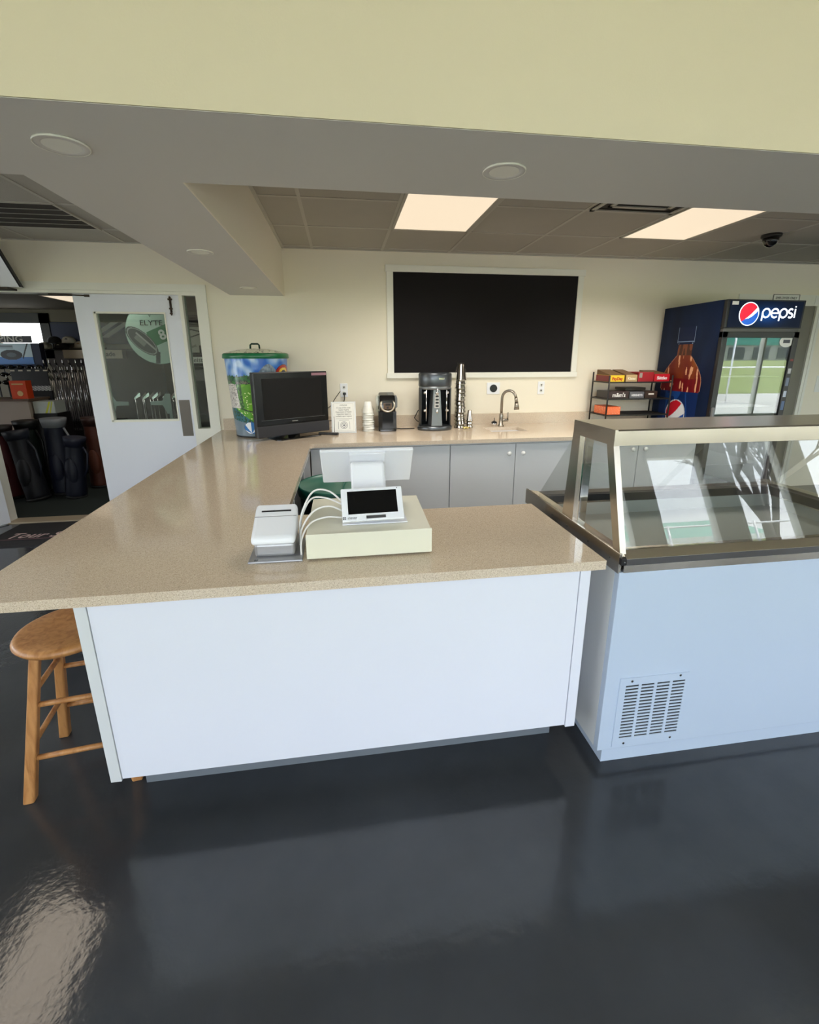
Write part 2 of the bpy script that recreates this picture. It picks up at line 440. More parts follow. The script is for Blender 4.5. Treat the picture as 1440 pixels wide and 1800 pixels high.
# closed leaf
d=MB(); X0,X1=-2.475,-1.533; GX0,GX1,GZ0,GZ1=-2.313,-1.68,1.031,2.066; Y0,Y1=YB,YB+.045
d.box(X0,GX0,Y0,Y1,.01,2.232); d.box(GX1,X1,Y0,Y1,.01,2.232); d.box(GX0,GX1,Y0,Y1,.01,GZ0); d.box(GX0,GX1,Y0,Y1,GZ1,2.232)
door=struct('door_1', d, DOORM); door['_base']=(0,0,0)
gb=MB(); t=.018
gb.box(GX0-.006,GX0+t,Y0-.006,Y1+.005,GZ0-.006,GZ1+.006).box(GX1-t*.3,GX1+.008,Y0-.006,Y1+.005,GZ0-.006,GZ1+.006)
gb.box(GX0,GX1,Y0-.006,Y1+.005,GZ0-.012,GZ0+.008).box(GX0,GX1,Y0-.006,Y1+.005,GZ1-.008,GZ1+.008)
gb.build('glazing_bead', TRIMM, door)
MB().box(GX0,GX1,Y0+.02,Y0+.026,GZ0,GZ1).build('pane', GLASSD, door)
BRZ = mat('dark_bronze_metal', srgb(74,64,56), .4, .8)
box('push_plate', -1.657,-1.553,Y0-.004,Y0,.862,1.232, mat('brushed_grey_plate', srgb(112,106,100), .42,.6), door, .001, label='brushed grey push plate')
b=MB(); b.box(-1.622,-1.604,Y0-.012,Y0,2.075,2.215).box(-1.632,-1.594,Y0-.016,Y0,2.185,2.200).box(-1.628,-1.598,Y0-.016,Y0,2.10,2.115); b.cyl((-1.613,Y0-.012,2.045),(-1.613,Y0-.012,2.22),.006,n=8); b.cyl((-1.613,Y0-.006,2.062),(-1.613,Y0-.03,2.062),.01,n=10)
b.build('slide_bolt', BRZ, door)
# door holder rod
t=thing('door_closer_arm','slim dark metal door holder rod across the top of the doorway','door hardware',(-2.40,YB-.03,2.215))
MB().tube([(-2.36,YB-.02,2.214),(-2.55,YB-.03,2.219),(-2.66,YB-.03,2.222)],.006,8).build('rod',BRZ,t)
MB().box(-2.37,-2.325,YB-.012,YB,2.203,2.225).build('bracket',BRZ,t,bevel=.003)
# leaf standing open towards the room
ang=math.atan2(-.85,-.53)
dl=MB().box(0,.93,-.022,.022,.012,2.23); dl.xf(Matrix.Translation((-3.455,YB-.01,0))@Matrix.Rotation(ang,4,'Z'))
struct('door_2', dl, DOORM)

# ---- doorway on the right behind the fridge
c=MB(); c.box(4.55,6.0,YB-.02,YB,2.225,2.342); c.box(4.55,4.64,YB-.02,YB,0,2.225); c.box(5.60,5.64,YB-.028,YB,0,2.225).box(5.655,5.69,YB-.02,YB,0,2.225)
struct('trim_6', c, TRIMM)
struct('door_3', MB().box(4.64,5.60,YB-.004,YB,0,2.225), mat('grey_door_paint', srgb(128,124,112), .6))

PAPER = mat('white_paper', srgb(236,235,228), .7)
INK = mat('black_ink', srgb(28,27,26), .7)
t=thing('door_sign','framed EMPLOYEES ONLY sign on the door head above the drinks fridge','sign',(5.16,YB-.021,2.305))
box('sign_board',4.985,5.335,YB-.026,YB-.0205,2.262,2.345,PAPER,t)
m=MB(); 
for a in ((4.985,5.335,2.340,2.345),(4.985,5.335,2.262,2.267),(4.985,4.990,2.262,2.345),(5.330,5.335,2.262,2.345)): m.box(a[0],a[1],YB-.029,YB-.025,a[2],a[3])
m.build('border',INK,t)
text('lettering','EMPLOYEES ONLY',.038,(5.16,YB-.027,2.304),INK,t,sx=.92)
t=thing('paper_notice','small printed notice on the door head at the right edge of the photo','sign',(5.68,YB-.021,2.27))
box('sheet',5.56,5.80,YB-.024,YB-.0205,2.235,2.335,PAPER,t)
text('lettering','This door',.030,(5.68,YB-.025,2.302),INK,t)
t=thing('paper_notice','taped paper notice low on the white wall right of the drinks fridge','sign',(5.93,YB-.001,1.32))
box('sheet',5.84,6.10,YB-.004,YB-.0005,1.22,1.42,PAPER,t)
text('lettering','70',.06,(5.93,YB-.005,1.32),INK,t)

# ---- ceiling fittings
EMI = mat('lit_diffuser', srgb(120,112,100), .5, emit=((1.0,.82,.60),TROFFER))
EMI3 = mat('lit_diffuser_left', srgb(255,236,205), .5, emit=((1.0,.84,.66),TROFFER*5.6))
EMI2 = mat('lit_diffuser_shop', srgb(255,236,205), .5, emit=((1.0,.84,.64),SHOP_LAMP))
def troffer(x0,x1,y0,y1,z,label,m=EMI,group='fluorescent ceiling panels',power=0):
    t=thing('ceiling_light',label,'ceiling light',((x0+x1)/2,(y0+y1)/2,z),group=group)
    f=MB(); w_=.022
    f.box(x0,x1,y0,y0+w_,z-.012,z).box(x0,x1,y1-w_,y1,z-.012,z).box(x0,x0+w_,y0,y1,z-.012,z).box(x1-w_,x1,y0,y1,z-.012,z)
    f.build('frame',TBAR,t)
    box('diffuser',x0+w_,x1-w_,y0+w_,y1-w_,z-.008,z-.003,m,t)
    if power:
        ld=bpy.data.lights.new('fluorescent_lamp','AREA'); ld.shape='RECTANGLE'; ld.size=x1-x0-.06; ld.size_y=y1-y0-.06
        ld.energy=power; ld.color=(1,.93,.84); ld.spread=math.radians(140)
        lo=bpy.data.objects.new('fluorescent_lamp',ld); COL.objects.link(lo); lo.parent=t; lo.location=(0,0,-.013)
    return t
troffer(.457,1.111,2.86,4.20,ZC,'lit fluorescent panel in the kitchen ceiling, left one above the blackboard',power=LAMP_W)
troffer(2.513,3.157,2.86,4.20,ZC,'lit fluorescent panel in the kitchen ceiling, right one towards the fridge',power=LAMP_W)
troffer(-2.69,-2.06,2.22,3.18,ZC,'lit fluorescent panel in the ceiling left of the soffit, mirrored in the floor',EMI3)
def downlight(x,y,label):
    t=thing('downlight',label,'recessed light',(x,y,ZB),group='recessed downlights in the soffit')
    MB().lathe([(.072,.0),(.072,-.003),(.070,-.005),(.050,-.004),(.048,-.001)],(x,y,ZB),48).build('trim_ring',SOFF,t)
    MB().lathe([(.0725,-.0005),(.0725,-.0055),(.0700,-.0060),(.0695,-.004)],(x,y,ZB),48).build('outer_lip',TRIMM,t)
    MB().lathe([(.048,-.0015),(.0001,-.0025)],(x,y,ZB),32).build('lens',mat('frosted_lens',srgb(222,219,212),.5),t)
for x,y,l in ((-.79,1.695,'round unlit downlight at the left end of the front soffit'),(.572,1.700,'round unlit downlight in the front soffit above the cash drawer'),
              (-.795,3.10,'round unlit downlight halfway along the left soffit'),(-.787,4.51,'round unlit downlight in the left soffit nearest the back wall')):
    downlight(x,y,l)
t=thing('air_vent','square supply air diffuser with stepped vanes beside the right light panel','vent',(2.16,3.17,ZC))
f=MB()
for i,s in enumerate((.325,.235,.145,.06)):
    z=ZC-.018+.003*i; cx,cy=2.16,3.17; w_=.05
    f.box(cx-s,cx+s,cy-s,cy-s+w_*.6,z,z+.008).box(cx-s,cx+s,cy+s-w_*.6,cy+s,z,z+.008).box(cx-s,cx-s+w_*.6,cy-s,cy+s,z,z+.008).box(cx+s-w_*.6,cx+s,cy-s,cy+s,z,z+.008)
f.build('vanes',TBAR,t)
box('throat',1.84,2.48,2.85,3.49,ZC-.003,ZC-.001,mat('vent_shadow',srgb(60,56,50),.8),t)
t=thing('air_vent','dark slatted return air grille in the left ceiling','vent',(-2.32,4.23,ZC))
box('backing',-2.70,-1.94,3.91,4.55,ZC-.003,ZC-.001,mat('vent_dark',srgb(46,40,34),.8),t)
f=MB()
for k in range(6):
    y=3.91+.128*k; f.hexa([(-2.70,y-.006,ZC-.006),(-1.94,y-.006,ZC-.006),(-1.94,y+.006,ZC-.006),(-2.70,y+.006,ZC-.006)],[(-2.70,y+.0,ZC-.002),(-1.94,y+.0,ZC-.002),(-1.94,y+.012,ZC-.002),(-2.70,y+.012,ZC-.002)])
f.box(-2.71,-2.69,3.90,4.56,ZC-.01,ZC-.001).box(-1.95,-1.93,3.90,4.56,ZC-.01,ZC-.001)
f.build('slats',TBAR,t)
t=thing('ceiling_camera','dark grey dome camera on the ceiling above the drinks fridge','camera',(3.80,3.94,ZC))
MB().lathe([(.078,0),(.078,-.02),(.068,-.03),(.0001,-.03)],(3.80,3.94,ZC),32).build('base_plate',DARKM,t)
MB().lathe([(.062,-.028),(.062,-.055),(.045,-.085),(.02,-.1),(.0001,-.104)],(3.80,3.94,ZC),32).build('dome',BLACKG,t)
# tilted board over the doorway, upper left
t=thing('wall_board','white board with a black edge tilted out above the doorway, cut by the left edge','sign board',(-3.3,4.85,2.26))
def Pb(x,s,dy=0): return (x,4.90-.25*s/.36+dy,2.265+.33*s/.36)
MB().hexa([Pb(-3.7,0),Pb(-2.83,0),Pb(-2.83,.36),Pb(-3.7,.36)],[Pb(-3.7,0,.03),Pb(-2.83,0,.03),Pb(-2.83,.36,.03),Pb(-3.7,.36,.03)]).build('panel',WHITEP,t)
MB().hexa([Pb(-2.84,0,-.004),Pb(-2.825,0,-.004),Pb(-2.825,.37,-.004),Pb(-2.84,.37,-.004)],[Pb(-2.84,0,.034),Pb(-2.825,0,.034),Pb(-2.825,.37,.034),Pb(-2.84,.37,.034)]).build('edge',BLACKP,t)
MB().box(-3.12,-2.93,4.88,YB,2.245,2.262).build('bracket',BRZ,t)
MB().ball((-3.0,4.80,2.40),.035,8,sy=.3).build('emblem',INK,t)

# ---- blackboard and wall fittings
t=thing('menu_blackboard','wide empty blackboard in a white wooden frame on the back wall','blackboard',(1.56,YB,1.43))
box('board',.55,2.573,YB-.012,YB-.001,1.487,2.486,CHALK,t)
f=MB().box(.49,.557,YB-.024,YB,1.487,2.486).box(2.567,2.63,YB-.024,YB,1.487,2.486).box(.478,2.642,YB-.03,YB,2.486,2.55).box(.478,2.642,YB-.03,YB,1.430,1.487)
f.build('frame',TRIMM,t,bevel=.002)
def outlet(x,z,label,w_=.08,h_=.142,big=False,group='power outlets on the back wall'):
    t=thing('power_outlet',label,'outlet',(x,YB,z),group=group)
    box('cover_plate',x-w_/2,x+w_/2,YB-.008,YB-.0005,z-h_/2,z+h_/2,WHITEP,t,bevel=.003)
    if big:
        MB().cyl((x,YB-.014,z),(x,YB-.008,z),.042,n=28).build('socket',BLACKP,t)
    else:
        for s in (-1,1):
            MB().cyl((x,YB-.011,z+s*.030),(x,YB-.008,z+s*.030),.021,n=20).build('receptacle',mat('outlet_face',srgb(226,226,220),.35),t)
        for s in (-1,1):
            m=MB()
            m.box(x-.008,x+.009,YB-.0125,YB-.0105,z+s*.030-.002,z+s*.030+.009).cyl((x,YB-.0125,z+s*.030-.008),(x,YB-.0105,z+s*.030-.008),.004,n=8)
            m.build('slots',INK,t)
    return t
outlet(.018,1.310,'white duplex outlet with a black plug behind the counter notice')
outlet(1.672,1.312,'square white plate with one large round black socket below the blackboard',.150,.128,True)
outlet(2.234,1.312,'white duplex outlet right of the tap')

# =================================================================== COUNTERS
ZT,ZS=.915,.880
SX0,SX1,SY0,SY1=1.485,1.87,4.44,4.74      # sink cut-out
sl=MB()
# corner lobe + front arm + left arm (one continuous slab, U shape)
def arcpts(cx,cy,r,a0,a1,n=8): return [(cx+r*math.cos(math.radians(a0+(a1-a0)*i/n)),cy+r*math.sin(math.radians(a0+(a1-a0)*i/n))) for i in range(n+1)]
slab_bm=bmesh.new()
outer=[(-1.207,1.413),(.930,1.413),(.930,2.105)]+arcpts(-.27,2.125,.02,270,180,4)+arcpts(-.25,3.978,.04,180,90,6)+[(SX0,4.018),(SX0,YB-.001),(-1.271,YB-.001)]
def prism_into(bm,poly,z0,z1):
    b=[bm.verts.new((x,y,z0)) for x,y in poly]; t_=[bm.verts.new((x,y,z1)) for x,y in poly]
    bm.faces.new(b[::-1]); bm.faces.new(t_); n=len(poly)
    for i in range(n): bm.faces.new((b[i],b[(i+1)%n],t_[(i+1)%n],t_[i]))
sl=MB().prism([(-1.207,1.413),(.930,1.413),(.930,2.105),(-.29,2.105),(-.29,2.2),(-1.221,2.2)],ZS,ZT,'z')
full=MB().prism(outer,ZS,ZT,'z')
# back run as pieces around the sink opening
full.box(SX0,SX1,4.018,SY0,ZS,ZT); full.box(SX0,SX1,SY1,YB-.001,ZS,ZT); full.box(SX1,3.58,4.018,YB-.001,ZS,ZT)
top=full.build('worktop', QUARTZ, W=False)
tag(top,'beige speckled quartz worktop wrapping the serving counter in a U shape','countertop')
t=struct('trim_7', MB().box(-1.24,3.58,YB-.022,YB,ZT,1.035), QUARTZ)

# front base
t=thing('serving_counter','white laminate front of the serving counter facing the camera','counter',(0,1.75,0))
box('front_panel',-.826,.836,1.424,1.445,.194,ZS,LAM,t,bevel=.001)
box('stile',-.864,-.828,1.421,1.50,.186,ZS,LAMG,t,bevel=.001); box('stile',.838,.878,1.421,1.50,.186,ZS,LAM,t,bevel=.001)
box('side_panel',-.862,-.84,1.50,2.05,.186,ZS,LAMG,t); box('side_panel',.856,.876,1.50,2.05,.186,ZS,LAM,t)
box('toe_kick',-.834,.86,1.585,1.60,0,.20,mat('grey_toe_kick',srgb(112,118,126),.5),t)
box('bottom_board',-.835,.855,1.446,2.06,.20,.22,LAMG,t); box('divider',.25,.27,1.60,2.02,.22,ZS,LAMG,t)
# left wing base: outer panel + open shelves on the inside
t=thing('counter_wing','left wing under the worktop with open dark shelves on the staff side','counter',(-.6,3.3,0))
box('outer_panel',-.862,-.84,2.06,4.97,.10,ZS,LAM,t)
box('toe_kick',-.83,-.36,2.06,4.97,0,.10,mat('grey_toe_kick',srgb(112,118,126),.5),t)
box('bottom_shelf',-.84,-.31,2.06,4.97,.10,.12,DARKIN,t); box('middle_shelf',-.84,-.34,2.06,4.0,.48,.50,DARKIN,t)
for y in (2.06,2.62,3.34,3.97): box('divider',-.84,-.305,y,y+.025,.12,ZS,LAMG,t)
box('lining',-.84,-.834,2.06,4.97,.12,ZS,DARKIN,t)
box('top_rail',-.322,-.305,2.06,4.05,.835,ZS,LAMG,t)
# back run: one cabinet per pair of doors
KN=mat('white_knob',srgb(240,240,236),.25)
def base_cab(x0,x1,label,kn):
    t=thing('base_cabinet',label,'cabinet',((x0+x1)/2,4.5,0),group='white base cabinets along the back wall')
    box('carcass',x0,x1,4.085,4.98,.12,ZS,LAMG,t); box('toe_kick',x0,x1,4.14,4.16,0,.12,mat('grey_toe_kick',srgb(112,118,126),.5),t)
    box('top_rail',x0,x1,4.066,4.085,.862,ZS,LAMG,t)
    mid=(x0+x1)/2
    for (a,b,kx) in ((x0+.003,mid-.003,mid-.068),(mid+.003,x1-.003,mid+.068)):
        dr=box('door',a,b,4.062,4.083,.135,.857,LAMG,t,bevel=.002)
        MB().lathe([(.008,0),(.008,.012),(.02,.02),(.021,.027),(.014,.035),(.0001,.036)],(0,0,0),20).xf(Matrix.Translation((kx,4.062,.768))@Matrix.Rotation(PI/2,4,'X')).build('knob',KN,dr)
base_cab(-.303,.965,'white two-door base cabinet left of the sink, behind the register',0)
base_cab(.968,2.235,'white two-door base cabinet under the sink',0)
base_cab(2.238,3.50,'white two-door base cabinet seen through the display case glass',0)

# sink, tap, strainer
t=thing('sink','small undermount stainless steel sink let into the back worktop','sink',(1.68,4.59,.70))
s=MB(); w_=.012
for a in ((SX0-w_,SX0,SY0-w_,SY1+w_),(SX1,SX1+w_,SY0-w_,SY1+w_),(SX0,SX1,SY0-w_,SY0),(SX0,SX1,SY1,SY1+w_)): s.box(a[0],a[1],a[2],a[3],.72,ZS-.001)
s.box(SX0-w_,SX1+w_,SY0-w_,SY1+w_,.71,.72)
s.build('bowl',STEEL,t); MB().cyl((1.68,4.6,.72),(1.68,4.6,.724),.03,n=24).build('drain',CHROME,t)
NICK=mat('brushed_nickel',srgb(158,150,138),.28,1.0)
t=thing('kitchen_tap','tall brushed nickel gooseneck tap with a pull-down spray head','faucet',(1.715,4.83,ZT))
b=(1.715,4.83)
MB().lathe([(.034,0),(.034,.008),(.024,.014),(.022,.12),(.018,.135),(.014,.14)],(b[0],b[1],ZT),24).build('body',NICK,t)
pts=[(b[0],b[1],ZT+.13),(b[0],b[1],ZT+.30)]
for i in range(1,13):
    a=PI-PI*i/12*.93; pts.append((b[0]+.058+.058*math.cos(a), b[1]-.055-.055*math.cos(a), ZT+.30+.085*math.sin(a)))
MB().tube(pts,.0145,14).build('spout',NICK,t)
e=pts[-1]
MB().cyl(e,(e[0]+.006,e[1]-.006,e[2]-.05),.016,.018,n=18).cyl((e[0]+.006,e[1]-.006,e[2]-.05),(e[0]+.012,e[1]-.012,e[2]-.13),.018,.029,n=18).build('spray_head',NICK,t)
MB().cyl((b[0],b[1],ZT+.065),(b[0]+.075,b[1]-.02,ZT+.068),.016,n=16).tube([(b[0]+.068,b[1]-.018,ZT+.07),(b[0]+.07,b[1]-.018,ZT+.15)],.006,10).build('lever',NICK,t)
t=thing('sink_strainer','small dark and silver sink strainer left of the tap','strainer',(1.655,4.86,ZT))
MB().lathe([(.026,0),(.034,.02),(.036,.026),(.020,.028)],(1.652,4.87,ZT),20).build('basket',CHROME,t)
MB().lathe([(.032,.028),(.030,.042),(.012,.05),(.004,.055),(.004,.085),(.0001,.086)],(1.652,4.87,ZT),20).build('stopper',BLACKP,t)

# floor stool
t=thing('bar_stool','round honey-coloured wooden stool tucked under the left counter overhang','stool',(-1.085,1.755,0))
cx,cy=-1.085,1.755
MB().lathe([(.0001,.592),(.150,.592),(.178,.598),(.186,.610),(.186,.616),(.178,.627),(.165,.630),(.10,.626),(.0001,.622)],(cx,cy,0),48).build('seat',WOOD,t)
rot=math.radians(8)
legs=[]
for k in range(4):
    a=math.radians(225+90*k)+rot-math.radians(0)
    tp=Vector((cx+.105*math.cos(a)*1.2,cy+.105*math.sin(a)*1.2,.595)); bt=Vector((cx+.262*math.cos(a),cy+.235*math.sin(a),0))
    legs.append((tp,bt))
    m=MB(); dr=(Vector((math.cos(a),math.sin(a),0))); sd=Vector((-dr.y,dr.x,0)); h1=.019; h2=.021
    tr=Matrix.Rotation(-a+PI/4,2)
    m.hexa([bt+dr*h2*1.3,bt+sd*h2*1.3,bt-dr*h2*1.3,bt-sd*h2*1.3],[tp+dr*h1*1.2,tp+sd*h1*1.2,tp-dr*h1*1.2,tp-sd*h1*1.2])
    m.build('leg',WOOD,t,bevel=.007,seg=3)
def at(l,z): tp,bt=l; return bt+(tp-bt)*(z/.595)
for i in range(4):
    a,b=legs[i],legs[(i+1)%4]
    for z in ((.17,.38) if i%2==0 else (.22,.43)):
        MB().tube([at(a,z),at(b,z)],.0105,10).build('rung',WOOD,t)

# green round bin behind the counter
GRN=mat('dark_green_plastic',srgb(20,92,78),.35,noise=(6,.08))
t=thing('waste_bin','round dark green lidded bin with a black body inside the counter','bin',(-.03,3.10,0))
MB().lathe([(.0001,0),(.235,0),(.245,.02),(.285,.70),(.288,.74),(.0001,.745)],(-.03,3.10,0),40).build('body',mat('black_bin_plastic',srgb(18,20,20),.4),t)
MB().lathe([(.296,.735),(.300,.75),(.300,.795),(.294,.805),(.285,.800),(.275,.788),(.15,.778),(.0001,.775)],(-.03,3.10,0),48).build('lid',GRN,t)
m=MB(); m.tube([(-.03+.0,3.10-.27,.792),(-.02,3.10,.781),(.02,3.10+.27,.792)],.006,8); m.build('seam',GRN,t)

# =================================================================== DISPLAY (DIPPING) CABINET
CXL,CXR=.975,2.45
t=thing('ice_cream_display_case','white and stainless glass-topped ice cream display case beside the serving counter','display case',((CXL+CXR)/2,1.8,0))
cab=t
FY0=1.395
box('front_panel',CXL,CXR,FY0,FY0+.03,.072,.872,ENAM,t,bevel=.002)
box('side_panel',CXL,CXL+.02,FY0+.03,2.02,.072,.872,LAMG,t); box('side_panel',CXL+.012,CXL+.03,2.02,2.25,.072,.872,LAMG,t); box('side_panel',CXR-.03,CXR,FY0+.03,2.25,.072,.872,LAMG,t)
box('back_panel',CXL+.03,CXR-.03,2.23,2.25,.072,.872,LAMG,t)
k=MB().box(CXL+.03,CXR-.02,1.408,2.22,0,.07); k.build('base_plinth',ENAM,t)
box('basin_floor',CXL+.05,CXR-.05,1.43,2.18,.80,.812,mat('white_basin',srgb(150,156,152),.3),t)
bs=MB().box(CXL+.03,CXL+.05,1.43,2.18,.80,.905).box(CXR-.05,CXR-.03,1.43,2.18,.80,.905).box(CXL+.03,CXR-.03,2.18,2.2,.80,.905).box(CXL+.03,CXR-.03,1.42,1.435,.80,.905)
bs.build('basin_wall',mat('white_basin',srgb(150,156,152),.3),t)
# rails
r=MB(); 
r.prism([(1.385,.905),(1.385,.930),(1.425,.952),(1.44,.952),(1.44,.870),(1.395,.870),(1.395,.905)],CXL+.014,CXR,'x')
r.build('front_rail',STEEL,t)
box('front_rail_face',CXL+.014,CXR,1.3825,1.386,.905,.929,STEELD,t)
m=MB().box(CXL-.006,CXL+.014,1.383,1.40,.905,.932); m.build('corner_cap',BLACKP,t,bevel=.002)
m=MB().cyl((CXL+.006,1.382,.918),(CXL+.006,1.383,.918),.003,n=10); m.build('screw',CHROME,t)
m=MB().box(CXL-.004,CXL+.006,1.40,2.28,.866,.944).prism([(CXL+.006,.944),(CXL+.055,.935),(CXL+.055,.90),(CXL+.006,.90)],1.44,2.25,'y')
m.build('left_rail',STEEL,t,bevel=.001)
for y in (1.46,1.62,1.80,1.95): MB().cyl((CXL-.0055,y,.905),(CXL-.004,y,.905),.0035,n=8).build('screw',STEELD,t)
m=MB().box(CXR-.055,CXR,1.44,2.28,.870,.94); m.build('right_rail',STEEL,t)
m=MB().box(CXL,CXR,2.20,2.28,.870,.925); m.build('rear_rail',STEELD,t)
m=MB().box(CXL+.05,CXR-.05,2.165,2.20,.885,.93).box(CXR-.085,CXR-.05,1.44,2.18,.885,.93); m.build('gasket',RUBBER,t)
# hood
m=MB().prism([(1.520,1.318),(1.520,1.372),(1.527,1.377),(1.818,1.377),(1.822,1.372),(1.822,1.318),(1.812,1.318),(1.812,1.360),(1.53,1.360),(1.53,1.318)],CXL,CXR,'x')
m.box(CXL-.0012,CXL+.010,1.5192,1.8228,1.318,1.3768).box(CXR-.010,CXR+.0012,1.5192,1.8228,1.318,1.3768)
m.build('hood',STEEL,t)
# posts
def post(x0,x1,ya,za,yb,zb,wa,wb,name='post',mm=STEEL):
    return MB().hexa([(x0,ya,za),(x1,ya,za),(x1,ya+wa,za),(x0,ya+wa,za)],[(x0,yb,zb),(x1,yb,zb),(x1,yb+wb,zb),(x0,yb+wb,zb)]).build(name,mm,t)
post(CXL-.001,CXL+.022,1.402,.932,1.522,1.322,.045,.045); 
post(CXL-.001,CXL+.010,1.765,.90,1.765,1.322,.10,.06)
post(CXL+.010,CXL+.045,1.74,.92,1.735,1.322,.03,.03,mm=CHROME)
post(CXR-.022,CXR,1.402,.932,1.522,1.322,.045,.045); post(CXR-.03,CXR,1.765,.90,1.765,1.322,.10,.06)
# glass
MB().hexa([(CXL+.02,1.420,.948),(CXR-.02,1.420,.948),(CXR-.02,1.424,.948),(CXL+.02,1.424,.948)],[(CXL+.02,1.532,1.330),(CXR-.02,1.532,1.330),(CXR-.02,1.536,1.330),(CXL+.02,1.536,1.330)]).build('front_glass',GLASSC,t)
for x in (CXL+.012,CXR-.016):
    MB().prism([(1.45,.945),(1.765,.930),(1.765,1.325),(1.56,1.325)],x,x+.003,'x').build('side_glass',GLASS,t)
    MB().prism([(1.85,.93),(2.185,.93),(1.85,1.30)],x+.01,x+.013,'x').build('end_glass',GLASS,t)
# rear sloping sliding glass
MB().hexa([(CXL+.03,2.19,.93),(1.72,2.19,.93),(1.72,2.195,.93),(CXL+.03,2.195,.93)],[(CXL+.03,1.83,1.345),(1.72,1.83,1.345),(1.72,1.835,1.345),(CXL+.03,1.835,1.345)]).build('rear_glass',GLASS,t)
MB().hexa([(1.69,2.205,.93),(CXR-.03,2.205,.93),(CXR-.03,2.21,.93),(1.69,2.21,.93)],[(1.69,1.845,1.345),(CXR-.03,1.845,1.345),(CXR-.03,1.85,1.345),(1.69,1.85,1.345)]).build('rear_glass',GLASS,t)
# ventilation grille on the front
gx0,gx1,gz0,gz1=1.035,1.335,.085,.412
m=MB(); yb=FY0-.004
sx0,sx1,sz0,sz1=1.062,1.322,.122,.382; colw=(sx1-sx0+.012)/4; nrow=17; rh=(sz1-sz0)/nrow
m.box(gx0,sx0,yb,FY0,gz0,gz1).box(sx1,gx1,yb,FY0,gz0,gz1).box(sx0,sx1,yb,FY0,gz0,sz0).box(sx0,sx1,yb,FY0,sz1,gz1)
for c_ in range(1,4): m.box(sx0+c_*colw-.012,sx0+c_*colw,yb,FY0,sz0,sz1)
for i in range(nrow+1):
    z=sz0+i*rh
    m.box(sx0,sx1,yb+.0002,FY0,max(sz0,z-rh*.25),min(sz1,z+rh*.25))
gr=m.build('vent_grille',ENAM,t)
box('grille_backing',sx0-.002,sx1+.002,FY0-.0012,FY0-.0002,sz0,sz1,INK,t)
for x,z in ((1.085,.398),(1.295,.402),(1.085,.1),(1.295,.1)): MB().cyl((x,yb-.002,z),(x,yb,z),.005,n=12).build('screw',CHROME,gr)

# =================================================================== REGISTER GROUP ON THE COUNTER
t=thing('cash_drawer','cream metal cash drawer box carrying the register screens','cash drawer',(.08,1.79,ZT))
m=MB().hexa([(-.150,1.575,ZT+.006),(.308,1.575,ZT+.006),(.322,2.01,ZT+.006),(-.150,2.02,ZT+.006)],[(-.150,1.575,1.017),(.308,1.575,1.017),(.322,2.01,1.017),(-.150,2.02,1.017)])
m.build('case',CREAMP,t,bevel=.003)
box('drawer_front',-.152,.310,1.568,1.576,ZT+.010,1.019,CREAMP,t,bevel=.002)
for x,y in ((-.12,1.62),(.28,1.62),(-.12,1.97),(.28,1.97)): MB().cyl((x,y,ZT),(x,y,ZT+.008),.012,n=12).build('foot',RUBBER,t)
# register: plate, neck, staff screen, customer screen
WP2=mat('satin_white_plastic',srgb(232,234,240),.35)
t=thing('point_of_sale_terminal','white two-screen register with its black customer display turned to the camera','register',(.09,1.80,1.0175))
box('mounting_plate',-.02,.23,1.65,1.98,1.0175,1.022,WP2,t,bevel=.002)
# customer screen: tilted panel
def tilt(mb,ox,oy,oz,deg,rz=0): return mb.xf(Matrix.Translation((ox,oy,oz))@Matrix.Rotation(math.radians(rz),4,'Z')@Matrix.Rotation(math.radians(deg),4,'X'))
cs=(.0965,1.660,1.092)
tilt(MB().box(-.117,.117,-.006,.012,-.062,.068),*cs,-33,3).build('customer_screen_housing',WP2,t,bevel=.004)
tilt(MB().box(-.094,.094,-.0075,-.005,-.034,.055),*cs,-33,3).build('customer_screen',mat('screen_black',srgb(6,6,7),.25,spec=.12),t)
tilt(MB().box(-.028,.046,-.0078,-.005,-.0535,-.0425),*cs,-33,3).build('card_reader_slot',mat('dark_slot',srgb(58,58,60),.4),t)
tx=text('lettering','clover',.014,(0,0,0),mat('grey_ink',srgb(90,92,96),.6),None,rot=(PI/2,0,0),ext=.0003)
tx.data.transform(Matrix.Translation(cs)@Matrix.Rotation(math.radians(3),4,'Z')@Matrix.Rotation(math.radians(-33),4,'X')@Matrix.Translation((-.080,-.0075,-.048)))
tx.data.transform(Matrix.Translation(-Vector(t['_base']))); tx.parent=t
m=MB()
for dx,dz in ((-.003,.003),(.003,.003),(-.003,-.003),(.003,-.003)): m.cyl((-.110+dx,-.0078,-.048+dz),(-.110+dx,-.006,-.048+dz),.0026,n=8)
tilt(m,*cs,-33,3).build('clover_emblem',mat('grey_ink',srgb(90,92,96),.6),t)
tilt(MB().cyl((.098,-.0075,.061),(.098,-.006,.061),.0018,n=8),*cs,-33,3).build('camera_dot',INK,t)
box('screen_foot',.035,.165,1.665,1.71,1.022,1.052,WP2,t,bevel=.006)
# neck
MB().hexa([(.022,1.74,1.022),(.162,1.74,1.022),(.162,1.80,1.022),(.022,1.80,1.022)],[(.020,1.835,1.218),(.160,1.835,1.218),(.160,1.87,1.218),(.020,1.87,1.218)]).build('neck',WP2,t,bevel=.012,seg=3)
# staff screen (seen from behind)
ss=(.092,1.925,1.175)
tilt(MB().box(-.192,.192,-.005,.010,-.090,.118),*ss,38,-1).build('staff_screen_housing',WP2,t,bevel=.004)
tilt(MB().box(-.075,.075,-.016,-.004,-.075,.112),*ss,38,-1).build('rear_cover',WP2,t,bevel=.004)
tilt(MB().box(-.176,.176,.010,.0115,-.078,.106),*ss,38,-1).build('staff_screen',BLACKG,t)
